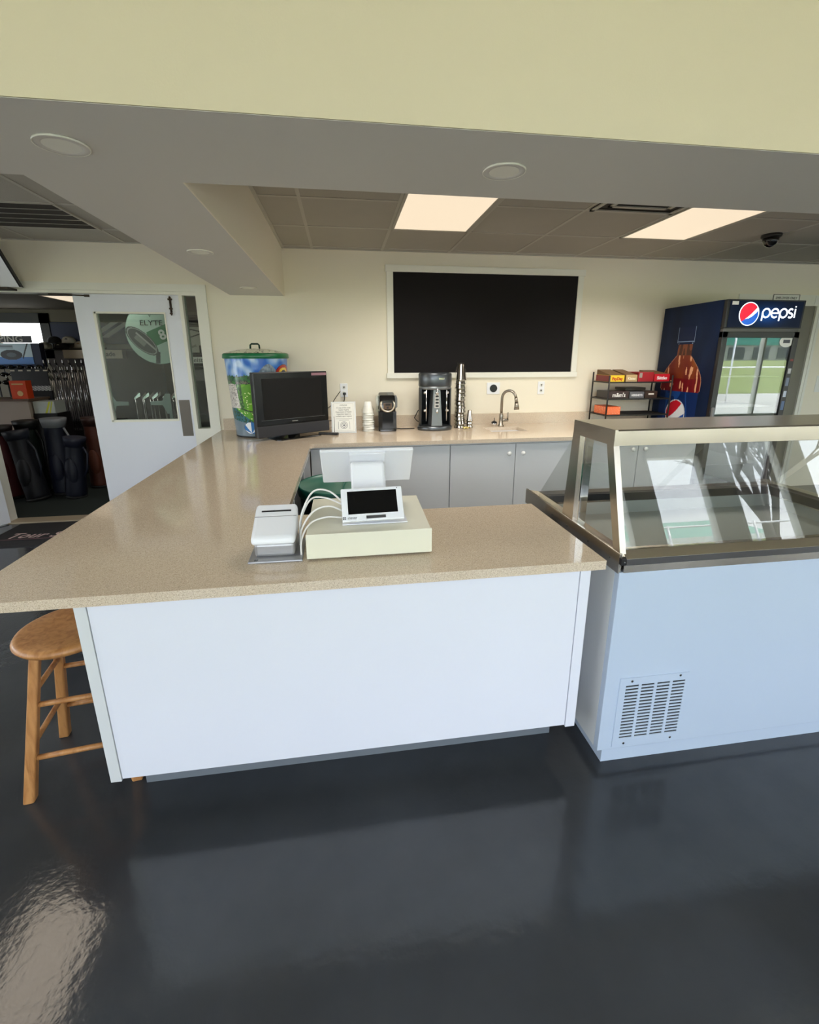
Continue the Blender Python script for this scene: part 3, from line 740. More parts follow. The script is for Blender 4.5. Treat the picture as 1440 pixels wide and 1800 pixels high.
# cables from the register over the drawer edge
WC=mat('white_cable',srgb(236,234,232),.4)
def cab_(pts,label):
    P=[Vector(p) for p in pts]; out=[]
    for i in range(len(P)-1):
        p0=P[max(i-1,0)];p1=P[i];p2=P[i+1];p3=P[min(i+2,len(P)-1)]
        for k in range(6):
            u=k/6; out.append(.5*((2*p1)+(-p0+p2)*u+(2*p0-5*p1+4*p2-p3)*u*u+(-p0+3*p1-3*p2+p3)*u**3))
    out.append(P[-1])
    MB().tube(out,.0036,8).build('cable',WC,t)
cab_([(-.02,1.70,1.10),(-.07,1.73,1.135),(-.13,1.74,1.13),(-.175,1.72,1.05),(-.185,1.70,.975),(-.19,1.72,.921)],'')
cab_([(-.02,1.71,1.085),(-.08,1.75,1.10),(-.14,1.78,1.09),(-.18,1.77,1.02),(-.195,1.78,.922)],'')
cab_([(-.02,1.69,1.065),(-.07,1.70,1.082),(-.13,1.69,1.065),(-.175,1.67,1.0),(-.18,1.66,.921)],'')
cab_([(-.02,1.68,1.040),(-.08,1.68,1.045),(-.14,1.66,1.030),(-.172,1.63,.98),(-.176,1.62,.921)],'')
cab_([(-.19,1.80,.921),(-.21,1.78,.95),(-.24,1.72,.955)],'')

# receipt printer
t=thing('receipt_printer','white receipt printer cube on a grey base left of the cash drawer','printer',(-.27,1.67,ZT))
SILV=mat('silver_plastic',srgb(168,168,172),.32,.5)
m=MB().hexa([(-.362,1.577,ZT),(-.168,1.574,ZT),(-.172,1.79,ZT),(-.366,1.79,ZT)],[(-.362,1.577,ZT+.008),(-.168,1.574,ZT+.008),(-.172,1.79,ZT+.008),(-.366,1.79,ZT+.008)])
m.build('base_plate',SILV,t,bevel=.003)
MB().prism([(-.343,1.615),(-.197,1.612),(-.197,1.765),(-.343,1.768)],ZT+.008,ZT+.062,'z').build('lower_body',SILV,t,bevel=.012,seg=3)
MB().hexa([(-.352,1.603,ZT+.058),(-.193,1.600,ZT+.058),(-.193,1.775,ZT+.058),(-.352,1.778,ZT+.058)],[(-.352,1.612,ZT+.088),(-.193,1.609,ZT+.088),(-.193,1.775,ZT+.165),(-.352,1.778,ZT+.165)]).build('upper_body',WP2,t,bevel=.014,seg=4)
sl_=MB().box(-.055,.055,-.003,.003,-.0012,.0012).xf(Matrix.Translation((-.270,1.732,ZT+.1475))@Matrix.Rotation(math.atan2(.077,.166),4,'X'))
sl_.build('paper_slot',BLACKP,t)
sl_=MB().box(-.078,.078,-.001,.001,-.001,.0008).xf(Matrix.Translation((-.2715,1.708,ZT+.1338))@Matrix.Rotation(math.atan2(.077,.166),4,'X'))
sl_.build('lid_seam',SILV,t)
m=MB()
for dx,dy in ((0,0),(.007,0),(0,.007),(.007,.007)): m.cyl((-.338+dx,1.588+dy,ZT+.008),(-.338+dx,1.588+dy,ZT+.0088),.003,n=8)
m.build('clover_emblem',mat('grey_ink',srgb(90,92,96),.6),t)

# =================================================================== ON THE BACK WORKTOP
# painted bin with lid
cx,cy=-.80,4.68
t=thing('painted_metal_bin','metal bin painted with a golf scene and rainbow under a green-rimmed lid','painted bin',(cx,cy,ZT))
random.seed(3)
dots=[(random.random()*360,random.random()) for _ in range(900)]
from mathutils import noise as mnoise
def mural(u,v):
    A=u*360; # angle from +x axis, counter-clockwise ; camera side is about 180..330
    z=v
    a=A-280          # 0 = towards the camera
    n1=mnoise.noise((a*.06,z*9,1.3)); n2=mnoise.noise((a*.25,z*30,4.1))
    left=(a<-18)
    # rainbow at the right
    rx=(a-58)/24; rz=(z-.80)/.125; rr=math.hypot(rx,rz)
    if z>.80 and rr<1:
        if rr>.95 : return (40,30,40)
        if rr>.68: return (176,40,30)
        if rr>.42: return (232,200,60)
        return (30,28,70) if rr>.15 else (225,225,235)
    # umbrella
    ux=(a+23)/17; uz=(z-.115)/.080; ur=math.hypot(ux,uz)
    if ur<1:
        if ur>.95: return (40,80,130)
        seg=int((math.atan2(uz+.9,ux)/PI)*6)
        return (44,118,190) if seg%2==0 else (238,242,246)
    if z>.72:
        mh=.76+.17*math.exp(-((a-20)/20)**2)
        if z<mh and a>-12: 
            g=120+int(60*n2); return (g,g+14,g+26)
        if z<.785+.03*n2 and a<0: return (24,96,40) if n2>0 else (20,60,34)
        b=max(0,min(1,.5+n1*1.3)); 
        return (int(30+150*b),int(96+110*b),int(190+45*b))
    if z>.68+.01*n2:
        if abs(n2)>.18: return (20,60,30)
        return (62,132,48) if n1>0 else (108,98,84)
    # light path with dark twigs on the left
    if a<-42-(.72-z)*-16+(-6) and z>.37:
        if abs(n2)<.045: return (70,56,54)
        return (214,208,200)
    if a<-34+(.5-z)*10 and z>.37: return (40,84,30) if n2>-.1 else (88,140,50)
    # lower lawn outline
    lo=.375-.0018*(a+45)
    if abs(z-lo)<.008: return (18,46,16)
    if z>lo:
        for (da,dz) in dots[:420]:
            if abs((da-180)*.9-a)<1.3 and abs(dz*.6-z)<.006: return (232,238,170)
        return (112,176,34) if n1>-.15 else (90,152,30)
    lo2=.30-.0026*(a+55)
    if z>.19-.0042*(a+15)*(1 if a<-15 else .5) and z<lo:
        for (da,dz) in dots[420:]:
            if abs((da-180)*.9-a)<1.5 and abs(dz*.6-z)<.006: return (240,244,180)
        return (86,158,30) if n1>-.2 else (74,140,28)
    if z>.15-.001*(a): return (20,72,40) if n2>0 else (38,104,120)
    return (112,128,140)
def rbin(v): return .243+(.286-.243)*v
painted('body',300,170,lambda u,v:(cx+rbin(v)*math.cos(2*PI*u),cy+rbin(v)*math.sin(2*PI*u),ZT+.012+.712*v),mural,attr_mat('mural_paint',.3,coat=.4),t)
MB().lathe([(.0001,.0),(.243,.0),(.247,.004),(.245,.014)],(cx,cy,ZT),48).build('bottom_rim',DARKM,t)
lid=MB().lathe([(.292,.722),(.300,.725),(.303,.732),(.300,.762),(.290,.770)],(cx,cy,ZT),56).build('lid_rim',mat('green_lid_paint',srgb(22,104,62),.3),t)
def lidc(u,v):
    n=mnoise.noise((math.cos(2*PI*u)*v*6,math.sin(2*PI*u)*v*6,0))
    return (24,34,28) if abs(n)<.05 else (206,208,186)
painted('lid_dome',120,24,lambda u,v:(cx+(.291*v+.0005)*math.cos(2*PI*u),cy+(.291*v+.0005)*math.sin(2*PI*u),ZT+.770+.045*(1-v*v)),lidc,attr_mat('mural_paint',.3,coat=.4),t)
MB().tube([(cx-.042,cy-.02,ZT+.810),(cx-.040,cy-.02,ZT+.845),(cx-.028,cy-.02,ZT+.857),(cx+.028,cy-.02,ZT+.857),(cx+.040,cy-.02,ZT+.845),(cx+.042,cy-.02,ZT+.810)],.0085,10).build('handle',mat('dark_green_paint',srgb(18,52,36),.35),t)

# television (local coordinates, turned towards the kitchen)
t=thing('television','black flat television on a low stand, screen dark, in front of the painted bin','television',(-.468,4.44,ZT),rz=math.radians(34))
t['_base']=(0,0,0)
def L_(x0,x1,y0,y1,z0,z1,n_,m_,bv=0,par=None): return MB().box(x0,x1,y0,y1,z0,z1).build(n_,m_,par or t,bevel=bv,W=False)
L_(-.372,.372,-.02,.045,.030,.605,'housing',BLACKP,.008)
fr=MB().box(-.370,.370,-.032,-.018,.145,.605)
L_(-.370,.370,-.030,-.018,.135,.605,'bezel',mat('bezel_black',srgb(12,12,13),.22,spec=.25),.006)
L_(-.300,.300,-.0325,-.029,.185,.550,'screen',mat('dark_screen',srgb(26,24,23),.35,spec=.15),0)
L_(-.372,.372,-.034,-.018,.030,.132,'speaker_bar',mat('charcoal_speaker',srgb(46,46,50),.6),.006)
L_(.20,.36,-.034,-.0305,.568,.592,'sticker',mat('pink_sticker',srgb(150,110,120),.5))
L_(-.030,.030,-.034,-.0305,.154,.163,'brand_badge',CHROME,.001)
MB().tube([(-.33,-.0335,.183),(.33,-.0335,.183)],.0015,6).build('bezel_highlight',GREYP,t,W=False)
MB().box(-.05,.05,-.01,.03,.008,.05).build('stand_neck',BLACKG,t,W=False)
MB().prism([(-.235,-.10),(-.20,-.125),(.20,-.125),(.235,-.10),(.235,.09),(.2,.11),(-.2,.11),(-.235,.09)],0,.010,'z').build('stand_base',BLACKG,t,bevel=.003,W=False)
# its leads to the wall, in the television's own frame
inv=(Matrix.Translation((-.468,4.44,ZT))@Matrix.Rotation(math.radians(34),4,'Z')).inverted()
def lead(pts,r_,nm):
    MB().tube([inv@Vector(p) for p in pts],r_,8).build(nm,RUBBER,t,W=False)
MB().box(.006,.038,YB-.04,YB-.013,1.263,1.287).xf(inv).build('plug',BLACKP,t,bevel=.004,W=False)
lead([(.022,YB-.03,1.266),(.020,YB-.035,1.22),(.0,YB-.04,1.16),(-.02,YB-.06,1.08),(-.06,YB-.09,1.0),(-.22,4.76,1.02)],.0045,'power_lead')
lead([(-.022,YB-.012,1.30),(-.07,YB-.02,1.24),(-.13,YB-.05,1.15),(-.24,4.74,1.09)],.0035,'signal_lead')

# remote control
t=thing('remote_control','slim black remote control lying near the edge of the back worktop','remote',(-.15,4.52,ZT),rz=math.radians(-22)); t['_base']=(0,0,0)
L_(-.10,.10,-.022,.022,0,.022,'case',BLACKP,.006)
for i in range(5): L_(-.07+.03*i,-.055+.03*i,-.008,.008,.0215,.0235,'button',GREYP,.001)

# notice in an acrylic stand
t=thing('notice_stand','white printed notice in a clear upright stand beside the television','notice',(.005,4.62,ZT))
def NT(x,y,z): return (x,4.60+.045*(z-ZT)/.3+y,z)
def slab(x0,x1,z0,z1,y0,y1): return MB().hexa([NT(x0,y0,z0),NT(x1,y0,z0),NT(x1,y1,z0),NT(x0,y1,z0)],[NT(x0,y0,z1),NT(x1,y0,z1),NT(x1,y1,z1),NT(x0,y1,z1)])
slab(-.118,.125,ZT+.002,1.222,.004,.008).build('acrylic_back',mat('clear_acrylic_edge',srgb(205,206,204),.2),t)
slab(-.108,.112,ZT+.014,1.212,-.001,.003).build('sheet',PAPER,t)
box('foot',-.118,.125,4.60,4.70,ZT,ZT+.004,mat('clear_acrylic_edge',srgb(205,206,204),.2),t)
ta=math.atan2(.045,.3)
def nt(body,sz,z,m_=INK,sx=1): return text('lettering',body,sz,NT(.004,-.0015,z),m_,t,rot=(PI/2-ta,0,0),ext=.0004,sx=sx)
nt('PATRONS',.016,1.187)
for i,l in enumerate(('A copy of the most','recent Virginia','Department of Health','inspection report is','available upon request')): nt(l,.0185,1.163-.0205*i,sx=.95)
slab(-.075,.085,1.0535,1.0565,-.0016,-.001).build('printed_line',mat('grey_print',srgb(120,120,124),.7),t); slab(-.045,.055,1.042,1.0445,-.0016,-.001).build('printed_line',mat('grey_print',srgb(120,120,124),.7),t)
ring=MB(); n_=28
for r0,r1 in ((.036,.032),(.024,.019),(.010,.0)):
    for i in range(n_):
        a0,a1=2*PI*i/n_,2*PI*(i+1)/n_
        q=[NT(.004+r*math.cos(a),-.0012,.992+r*math.sin(a)) for r,a in ((r0,a0),(r0,a1),(r1,a1),(r1,a0))]
        ring.add(q,[(0,1,2,3)])
ring.build('plate_drawing',mat('grey_print',srgb(120,120,124),.7),t)
slab(-.052,-.049,.955,1.028,-.0016,-.001).build('fork_drawing',mat('grey_print',srgb(120,120,124),.7),t); slab(.058,.061,.955,1.028,-.0016,-.001).build('knife_drawing',mat('grey_print',srgb(120,120,124),.7),t)
slab(-.095,-.090,.925,1.08,-.0016,-.001).build('pen_mark',INK,t)
bd=MB(); 
for a in ((-.092,.100,1.2035,1.2045),(-.092,.100,.940,.941),(-.092,-.091,.94,1.204),(.099,.100,.94,1.204)): 
    q=slab(a[0],a[1],a[2],a[3],-.0016,-.001); bd.add(q.v,q.f)
bd.build('printed_border',mat('grey_print',srgb(120,120,124),.7),t)

# bagged stacks of cups: each cup is one object
def cup_mesh(name,r_rim,r_bot,h,m_):
    mb=MB().lathe([(r_rim,0),(r_rim+.005,.002),(r_rim+.005,.006),(r_rim-.002,.010),(r_bot,h-.003),(r_bot-.003,h),(.0001,h)],(0,0,0),28)
    return mb.build(name,m_)
FOAM=mat('white_foam',srgb(238,237,230),.55)
ORD=['bottom','second','third','fourth','fifth','sixth','seventh','eighth','ninth','tenth','eleventh','twelfth','thirteenth','fourteenth']
c0=cup_mesh('foam_cup',.056,.036,.112,FOAM); N=9
for i in range(N):
    c=c0 if i==0 else c0.copy()
    if i: COL.objects.link(c)
    c.location=(.250+.003*math.sin(i*2),4.70+.002*math.cos(i*3),ZT+.0235*i); c.scale=(1-.006*i,1-.006*i,1)
    pos='topmost' if i==N-1 else ORD[i]
    tag(c,'white foam cup, %s %s of the bagged stack beside the notice'%(pos,'cup' if i in(0,N-1) else 'from the bottom'),'cup','bagged white foam cups')
def bag(name,label,x,y,z0,h,r,seed,rim_top):
    random.seed(seed); n=40; prof=[]; rows=26; o=MB(); vs=[]
    for j in range(rows+1):
        v=j/rows; rr=r*(1 if v<.8 else 1-(v-.8)/.2*rim_top)
        for i in range(n):
            a=2*PI*i/n; k=mnoise.noise((math.cos(a)*2.2+seed,math.sin(a)*2.2,v*14))*.30+mnoise.noise((math.cos(a)*6,math.sin(a)*6+seed,v*30))*.14
            vs.append((x+rr*(1+k*.35+.05)*math.cos(a),y+rr*(1+k*.35+.05)*math.sin(a),z0+h*v))
    o.add(vs,[(j*n+i,j*n+(i+1)%n,(j+1)*n+(i+1)%n,(j+1)*n+i) for j in range(rows) for i in range(n)],True)
    b=o.build(name,_M.get('cling_plastic') or glass_mat('cling_plastic',(.97,.97,.96,1),1.45,.12))
    return tag(b,label,'plastic bag')
bag('plastic_sleeve','crinkled clear plastic sleeve around the white foam cups',.250,4.70,ZT+.001,.27,.060,5,.45)

# pod coffee brewer
t=thing('pod_coffee_brewer','black single-serve coffee brewer with a silver oval front on the back worktop','coffee maker',(.445,4.70,ZT))
x0,x1=.362,.532
box('body',x0,x1,4.69,4.86,ZT+.004,ZT+.20,BLACKG,t,bevel=.012)
m=MB().prism([(x0+.004,4.62),(x1-.004,4.62),(x1,4.69),(x0,4.69)],ZT+.0,ZT+.028,'z'); m.build('drip_tray',BLACKG,t,bevel=.004)
m=MB().prism([(x0-.008,4.655),(x0+.03,4.640),(x1-.03,4.640),(x1+.006,4.655),(x1+.006,4.74),(x0-.008,4.74)],ZT+.002,ZT+.20,'z'); m.build('front_columns',mat('brewer_black',srgb(16,16,18),.15),t,bevel=.004)
m=MB().prism([(4.655,ZT+.19),(4.645,ZT+.23),(4.66,ZT+.31),(4.70,ZT+.36),(4.78,ZT+.385),(4.86,ZT+.37),(4.87,ZT+.19)],x0+.004,x1-.002,'x'); m.build('head',BLACKG,t,bevel=.02,seg=4)
m=MB(); pts=[(.448+.068*math.cos(a)*1,4.642+.05*max(0,math.sin(a)),ZT+.268+.066*math.sin(a)-.0) for a in [math.radians(150+240*i/24) for i in range(25)]]
m.tube(pts,.0105,10); m.build('silver_trim',mat('champagne_silver',srgb(206,194,176),.25,.8),t)
m=MB().prism([(4.640,ZT+.225),(4.640,ZT+.285),(4.652,ZT+.285),(4.652,ZT+.225)],.405,.492,'x'); m.build('control_panel',mat('bronze_panel',srgb(96,76,62),.3,.4),t,bevel=.004)
MB().cyl((.448,4.637,ZT+.24),(.448,4.642,ZT+.24),.011,n=16).build('brew_button',BLACKG,t)
box('display',.425,.475,4.637,4.641,ZT+.262,ZT+.282,INK,t)
tank=_M.get('tank_plastic') or glass_mat('tank_plastic',(.82,.86,.84,1),1.5,.05)
MB().prism([(.338,ZT+.19),(.366,ZT+.19),(.366,ZT+.355),(.348,ZT+.355),(.338,ZT+.33)],4.70,4.86,'y').build('water_tank',tank,t)
MB().prism([(.528,ZT+.22),(.553,ZT+.24),(.553,ZT+.33),(.545,ZT+.355),(.528,ZT+.355)],4.70,4.80,'y').build('side_lever',GREYP,t)
MB().tube([(.545,4.80,.922),(.60,4.76,.921),(.66,4.76,.9205),(.742,4.78,.9205)],.0045,8).build('power_lead',RUBBER,t)

# three-spindle drink mixer
t=thing('drink_mixer','slate grey three-spindle milkshake mixer between the brewer and the cup tower','drink mixer',(.945,4.70,ZT))
cx,cy=.945,4.70
m=MB().lathe([(.176,0),(.182,.010),(.184,.030),(.176,.044),(.150,.048),(.0001,.048)],(cx,cy,ZT),56,1,.72); m.build('base',SLATE,t)
m=MB().lathe([(.168,.448),(.172,.455),(.172,.565),(.164,.578),(.10,.584),(.0001,.585)],(cx,cy,ZT),56,1,.72); m.build('motor_head',SLATE,t)
m=MB().lathe([(.156,.415),(.166,.420),(.166,.448),(.150,.450)],(cx,cy,ZT),56,1,.72); m.build('head_band',mat('mixer_grey',srgb(128,132,134),.3,.6),t)
# back shell: half drum open to the front
vs=[];n=28
for z in (.045,.43):
    for rr in (.170,.158):
        for i in range(n+1):
            a=math.radians(-25+230*i/n); vs.append((cx+rr*math.cos(a),cy+rr*.72*math.sin(a),ZT+z))
m=MB(); s_=n+1
for i in range(n):
    m.f+= []
fs=[(i,i+1,2*s_+i+1,2*s_+i) for i in range(n)]+[(s_+i,s_+i+1,3*s_+i+1,3*s_+i) for i in range(n)]+[(i,i+1,s_+i+1,s_+i) for i in range(n)]
fs+=[(0,s_,3*s_,2*s_),(n,s_+n,3*s_+n,2*s_+n)]
m.add(vs,fs,True); m.build('back_shell',SLATE,t)
MB().hexa([(cx-.058,4.585,ZT+.048),(cx+.058,4.585,ZT+.048),(cx+.07,4.74,ZT+.048),(cx-.07,4.74,ZT+.048)],[(cx-.036,4.60,ZT+.42),(cx+.036,4.60,ZT+.42),(cx+.04,4.74,ZT+.42),(cx-.04,4.74,ZT+.42)]).build('centre_column',mat('mixer_grey',srgb(128,132,134),.3,.6),t,bevel=.006)
MB().hexa([(cx-.026,4.586,ZT+.235),(cx+.026,4.586,ZT+.235),(cx+.026,4.60,ZT+.235),(cx-.026,4.60,ZT+.235)],[(cx-.022,4.592,ZT+.37),(cx+.022,4.592,ZT+.37),(cx+.022,4.61,ZT+.37),(cx-.022,4.61,ZT+.37)]).build('switch_label',mat('label_grey',srgb(196,192,186),.4),t)
for i in range(4): box('switch',cx-.016,cx+.016,4.580,4.590,ZT+.247+.032*i,ZT+.262+.032*i,BLACKP,t)
for dx in (-.105,0,.105):
    yy=4.60 if dx==0 else 4.645
    MB().cyl((cx+dx,yy-.03,ZT+.10 if dx else ZT+.36),(cx+dx,yy-.03,ZT+.43),.0055,n=12).build('spindle',CHROME,t)
    for z in (.205,.385):
        if dx==0 and z<.3: MB().ball((cx,4.580,ZT+.20),.012,8,sz=1.8).build('cup_hook',CHROME,t); continue
        MB().ball((cx+dx*1.08,yy-.01,ZT+z),.017,8,sx=1.2).build('cup_hook',CHROME,t)
box('brand_badge',cx+.015,cx+.07,4.574,4.58,ZT+.515,ZT+.535,CHROME,t,bevel=.003)
MB().tube([(.86,4.80,.95),(.78,4.84,.99),(.755,4.86,1.02),(.80,4.90,1.09),(.86,4.95,1.13)],.005,8).build('power_lead',RUBBER,t)

# tower of bagged steel cups and a short pair of shaker cups
c0=cup_mesh('steel_mixing_cup',.056,.036,.165,mat('cup_steel',srgb(176,172,164),.16,1.0)); N=13
for i in range(N):
    c=c0 if i==0 else c0.copy()
    if i: COL.objects.link(c)
    c.location=(1.232+.004*math.sin(i*1.7),4.77+.003*math.cos(i*2.3),ZT+.001+.0415*i); c.scale=(1-.006*i,1-.006*i,1)
    pos='topmost' if i==N-1 else ORD[i]
    tag(c,'shiny steel mixing cup, %s %s of the tall bagged tower'%(pos,'cup' if i in(0,N-1) else 'from the bottom'),'cup','bagged tower of steel mixing cups')
bag('plastic_sleeve','crinkled clear plastic sleeve around the tall tower of steel cups',1.232,4.77,ZT+.002,.675,.060,11,.4)
c0=cup_mesh('steel_shaker_cup',.036,.021,.115,mat('cup_steel',srgb(176,172,164),.16,1.0))
for i in range(3):
    c=c0 if i==0 else c0.copy()
    if i: COL.objects.link(c)
    c.location=(1.342,4.78,ZT+.001+.035*i)
    tag(c,'small upturned steel shaker cup, %s of the short stack left of the sink'%('lowest','middle one','topmost')[i],'cup','short stack of steel shaker cups')
t=thing('foil_wrapper','scrap of crumpled yellow and clear wrapper beside the small shaker cups','wrapper',(1.29,4.70,ZT))
random.seed(4); vs=[];n=9
for j in range(n):
    for i in range(n): vs.append((1.255+.08*i/(n-1),4.665+.06*j/(n-1),ZT+.002+.018*random.random()))
MB().add(vs,[(j*n+i,j*n+i+1,(j+1)*n+i+1,(j+1)*n+i) for j in range(n-1) for i in range(n-1)]).build('foil',mat('gold_foil',srgb(200,180,110),.3,.5),t)

# =================================================================== SNACK RACK
t=thing('wire_snack_rack','dark metal three-shelf rack of candy boxes beside the drinks fridge','shelf rack',(3.18,4.76,ZT))
RX0,RX1,RY0,RY1=2.812,3.548,4.60,4.93
for x,y,zt in ((RX0,RY0,1.455),(RX0,RY1,1.485),(RX1,RY0,1.455),(RX1,RY1,1.485)): MB().tube([(x,y,ZT),(x,y,zt)],.0085,8).build('post',DARKM,t)
shelf_z=(1.032,1.205,1.382)
for z in shelf_z:
    m=MB(); m.box(RX0,RX1,RY0-.004,RY0+.008,z-.006,z+.008).box(RX0,RX1,RY1-.008,RY1+.004,z-.006,z+.008).box(RX0-.004,RX0+.008,RY0,RY1,z-.006,z+.008).box(RX1-.008,RX1+.004,RY0,RY1,z-.006,z+.008)
    for i in range(1,14): m.box(RX0,RX1,RY0+.0236*i-.0015,RY0+.0236*i+.0015,z-.004,z)
    m.box((RX0+RX1)/2-.004,(RX0+RX1)/2+.004,RY0,RY1,z-.008,z-.003)
    m.build('shelf',DARKM,t)
def carton(x0,x1,y0,y1,z0,h,col,side,label,txt=None,tc=(240,240,236),band=None,tsz=.05,openf=None,group=None):
    t=thing('candy_box',label,'candy box',((x0+x1)/2,(y0+y1)/2,z0),group=group)
    nm='m%d_%d_%d'%col; nb='m%d_%d_%d'%side
    bm_=MB().box(x0,x1,y0,y1,z0,z0+h); b_=bm_.build('carton',mat('card_'+nm,srgb(*col),.4),t,bevel=.001)
    box('side_panel',x0-.0008,x0+.0002,y0+.002,y1-.002,z0+.002,z0+h-.002,mat('card_'+nb,srgb(*side),.4),t)
    if openf: # open display lid at the back, brown card inside
        MB().hexa([(x0+.004,y0+.006,z0+h),(x1-.004,y0+.006,z0+h),(x1-.004,y1-.004,z0+h),(x0+.004,y1-.004,z0+h)],[(x0+.004,y1-.008,z0+h+openf),(x1-.004,y1-.008,z0+h+openf),(x1-.004,y1-.004,z0+h+openf),(x0+.004,y1-.004,z0+h+openf)]).build('raised_back_flap',mat('kraft_card',srgb(110,78,44),.6),t)
    if band:
        bx,by,bz0,bz1,bc=band
        box('printed_band',x0+bx,x0+by,y0-.001,y0+.0005,z0+bz0,z0+bz1,mat('card_m%d_%d_%d'%bc,srgb(*bc),.4),t)
    if txt: text('lettering',txt,tsz,((x0+x1)/2,y0-.0018,z0+h*.45),mat('ink_%d_%d_%d'%tc,srgb(*tc),.5),t,sx=.9,bold=.0012)
    return t
zt=shelf_z[2]+.008
carton(2.828,2.99,4.615,4.90,zt,.068,(236,196,30),(126,22,30),'yellow-fronted candy box at the left end of the top rack shelf','PayDay',(190,30,20),None,.045,openf=.055)
carton(3.01,3.14,4.615,4.90,zt,.072,(190,158,110),(150,116,76),'tan candy box second from the left on the top rack shelf','Kisses',(238,226,196),None,.04,openf=.05)
carton(3.15,3.33,4.615,4.90,zt,.098,(158,18,30),(120,14,24),'plain deep red candy box on the top rack shelf',None,band=(.012,.045,.04,.09,(150,140,128)))
carton(3.34,3.52,4.615,4.90,zt,.078,(190,20,38),(140,16,28),'bright red candy box with white script at the right end of the top rack shelf','Skittles',(244,236,236),None,.046,openf=.035)
zt=shelf_z[1]+.008
carton(2.832,3.065,4.615,4.86,zt,.078,(50,30,28),(34,26,26),"dark brown candy box with white M letters on the middle rack shelf","m&m's",(226,222,218),None,.062)
carton(3.075,3.245,4.615,4.86,zt,.070,(92,92,96),(60,60,62),'silver and grey chocolate bar box on the middle rack shelf',"HERSHEY'S",(222,222,224),None,.030)
carton(3.255,3.40,4.615,4.86,zt,.074,(52,34,22),(36,24,18),'brown chocolate box with small white script on the middle rack shelf',None,band=(.04,.105,.035,.052,(214,208,198)))
carton(3.06,3.30,4.68,4.88,zt+.080,.030,(46,34,22),(38,28,20),'flat dark brown box lying on top of the middle shelf boxes')
bpy.data.objects[-1] if False else None
zt=shelf_z[0]+.008
t=carton(2.832,2.985,4.615,4.88,zt,.085,(230,96,36),(214,84,44),'orange candy box with round patterns on the bottom rack shelf',None)
def orng(u,v):
    k=math.sin(u*26)*math.sin(v*16); 
    return (246,150,84) if k>.45 else ((240,214,190) if k<-.75 else (228,88,34))
painted('printed_front',50,26,lambda u,v:(2.834+.149*u,4.6135,zt+.003+.079*v),orng,attr_mat('printed_card',.4),t)
painted('printed_side',60,26,lambda u,v:(2.8305,4.878-.26*u,zt+.003+.079*v),orng,attr_mat('printed_card',.4),t)

# =================================================================== DRINKS FRIDGE
FX0,FX1,FY,FYB,FH=3.60,4.44,4.074,4.94,2.163
t=thing('drinks_fridge','tall navy glass-door soft drink fridge with a lit logo header','drinks fridge',((FX0+FX1)/2,4.5,0))
FB=mat('fridge_black',srgb(20,20,22),.35); NAVY=mat('navy_panel',srgb(10,26,58),.35)
m=MB().box(FX0,FX0+.04,FY+.05,FYB,.08,FH).box(FX1-.04,FX1,FY+.05,FYB,.08,FH).box(FX0+.04,FX1-.04,FY+.05,FYB,FH-.27,FH).box(FX0+.04,FX1-.04,FYB-.04,FYB,.08,FH-.27).box(FX0+.04,FX1-.04,FY+.05,FYB,.08,.25)
m.build('cabinet_body',FB,t)
for x,y in ((FX0+.05,FY+.1),(FX1-.05,FY+.1),(FX0+.05,FYB-.08),(FX1-.05,FYB-.08)): MB().cyl((x,y,0),(x,y,.08),.02,n=12).build('foot',RUBBER,t)
ins=mat('fridge_interior',srgb(196,200,196),.5)
m=MB().box(FX0+.041,FX0+.044,FY+.06,FYB-.045,.25,FH-.275).box(FX1-.044,FX1-.041,FY+.06,FYB-.045,.25,FH-.275).box(FX0+.044,FX1-.044,FYB-.046,FYB-.042,.25,FH-.275); m.build('liner',ins,t)
for z in (.55,.85,1.15,1.45):
    m=MB()
    for i in range(24): m.tube([(FX0+.05+.032*i,FY+.09,z),(FX0+.05+.032*i,FYB-.06,z)],.0022,5)
    m.tube([(FX0+.05,FY+.09,z),(FX1-.05,FY+.09,z)],.004,6); m.build('wire_shelf',WHITEP,t)
# printed left side
def sidec(u,v):
    y=FYB-(FYB-FY-.04)*u; z=.09+(FH-.09)*v
    yc=4.545
    d=math.hypot(y-4.56,(z-1.05))
    if d<.150:
        if d>.138: return (190,194,200)
        q=(y-4.56)/.138; w_=(z-1.05)/.138       # image left = +y
        s=-q   # to the right in view
        if w_>.35*s+.9*s*s*.4+.12-.3*s+ (s*.9): return (176,16,36)
        if w_>.6*s-.55+ .0*s: return (206,210,214)
        return (20,70,150)
    # bottle
    def halfw(z):
        if z>1.95: return 0
        if z>1.79: return .125
        if z>1.66: return .110-.005
        if z>1.30: 
            k=(1.66-z)/.36; return .105+.195*math.sin(min(1,k*1.25)*PI/2)
        if z>.5: return .285
        return .25
    hw=halfw(z); q=(y-yc)
    n=mnoise.noise((q*9,z*3.2,2.0)); n2=mnoise.noise((q*28,z*7,6.0))
    if hw and abs(q)<hw and z<1.95:
        if z>1.775:                          # clear cap and neck
            if abs(abs(q)-hw)<.008 or abs(z-1.80)<.004: return (120,140,165)
            return (12,26,56)
        if z>1.66: return (70,40,30) if n2>-.1 else (110,64,44)
        if z>1.285:
            if abs(abs(q)-hw)<.010: return (150,104,80)
            if n2>.33: return (206,150,112)
            k=.5+n; 
            return (int(122-30*k),int(40*(1-k)+20),int(22+10*n2)) if z>1.42 else (int(108-40*abs(n)),int(14+12*n2),20)
        if abs(n)<.12 and abs(q)<.2: return (22,60,120)
        return (8,34,82)
    b=.5+.5*n
    return (int(4+4*b),int(17+12*b),int(40+20*b))
painted('printed_side',150,260,lambda u,v:(FX0-.002,FYB-(FYB-FY-.04)*u,.09+(FH-.09)*v),sidec,attr_mat('fridge_vinyl',.45,spec=.2),t)
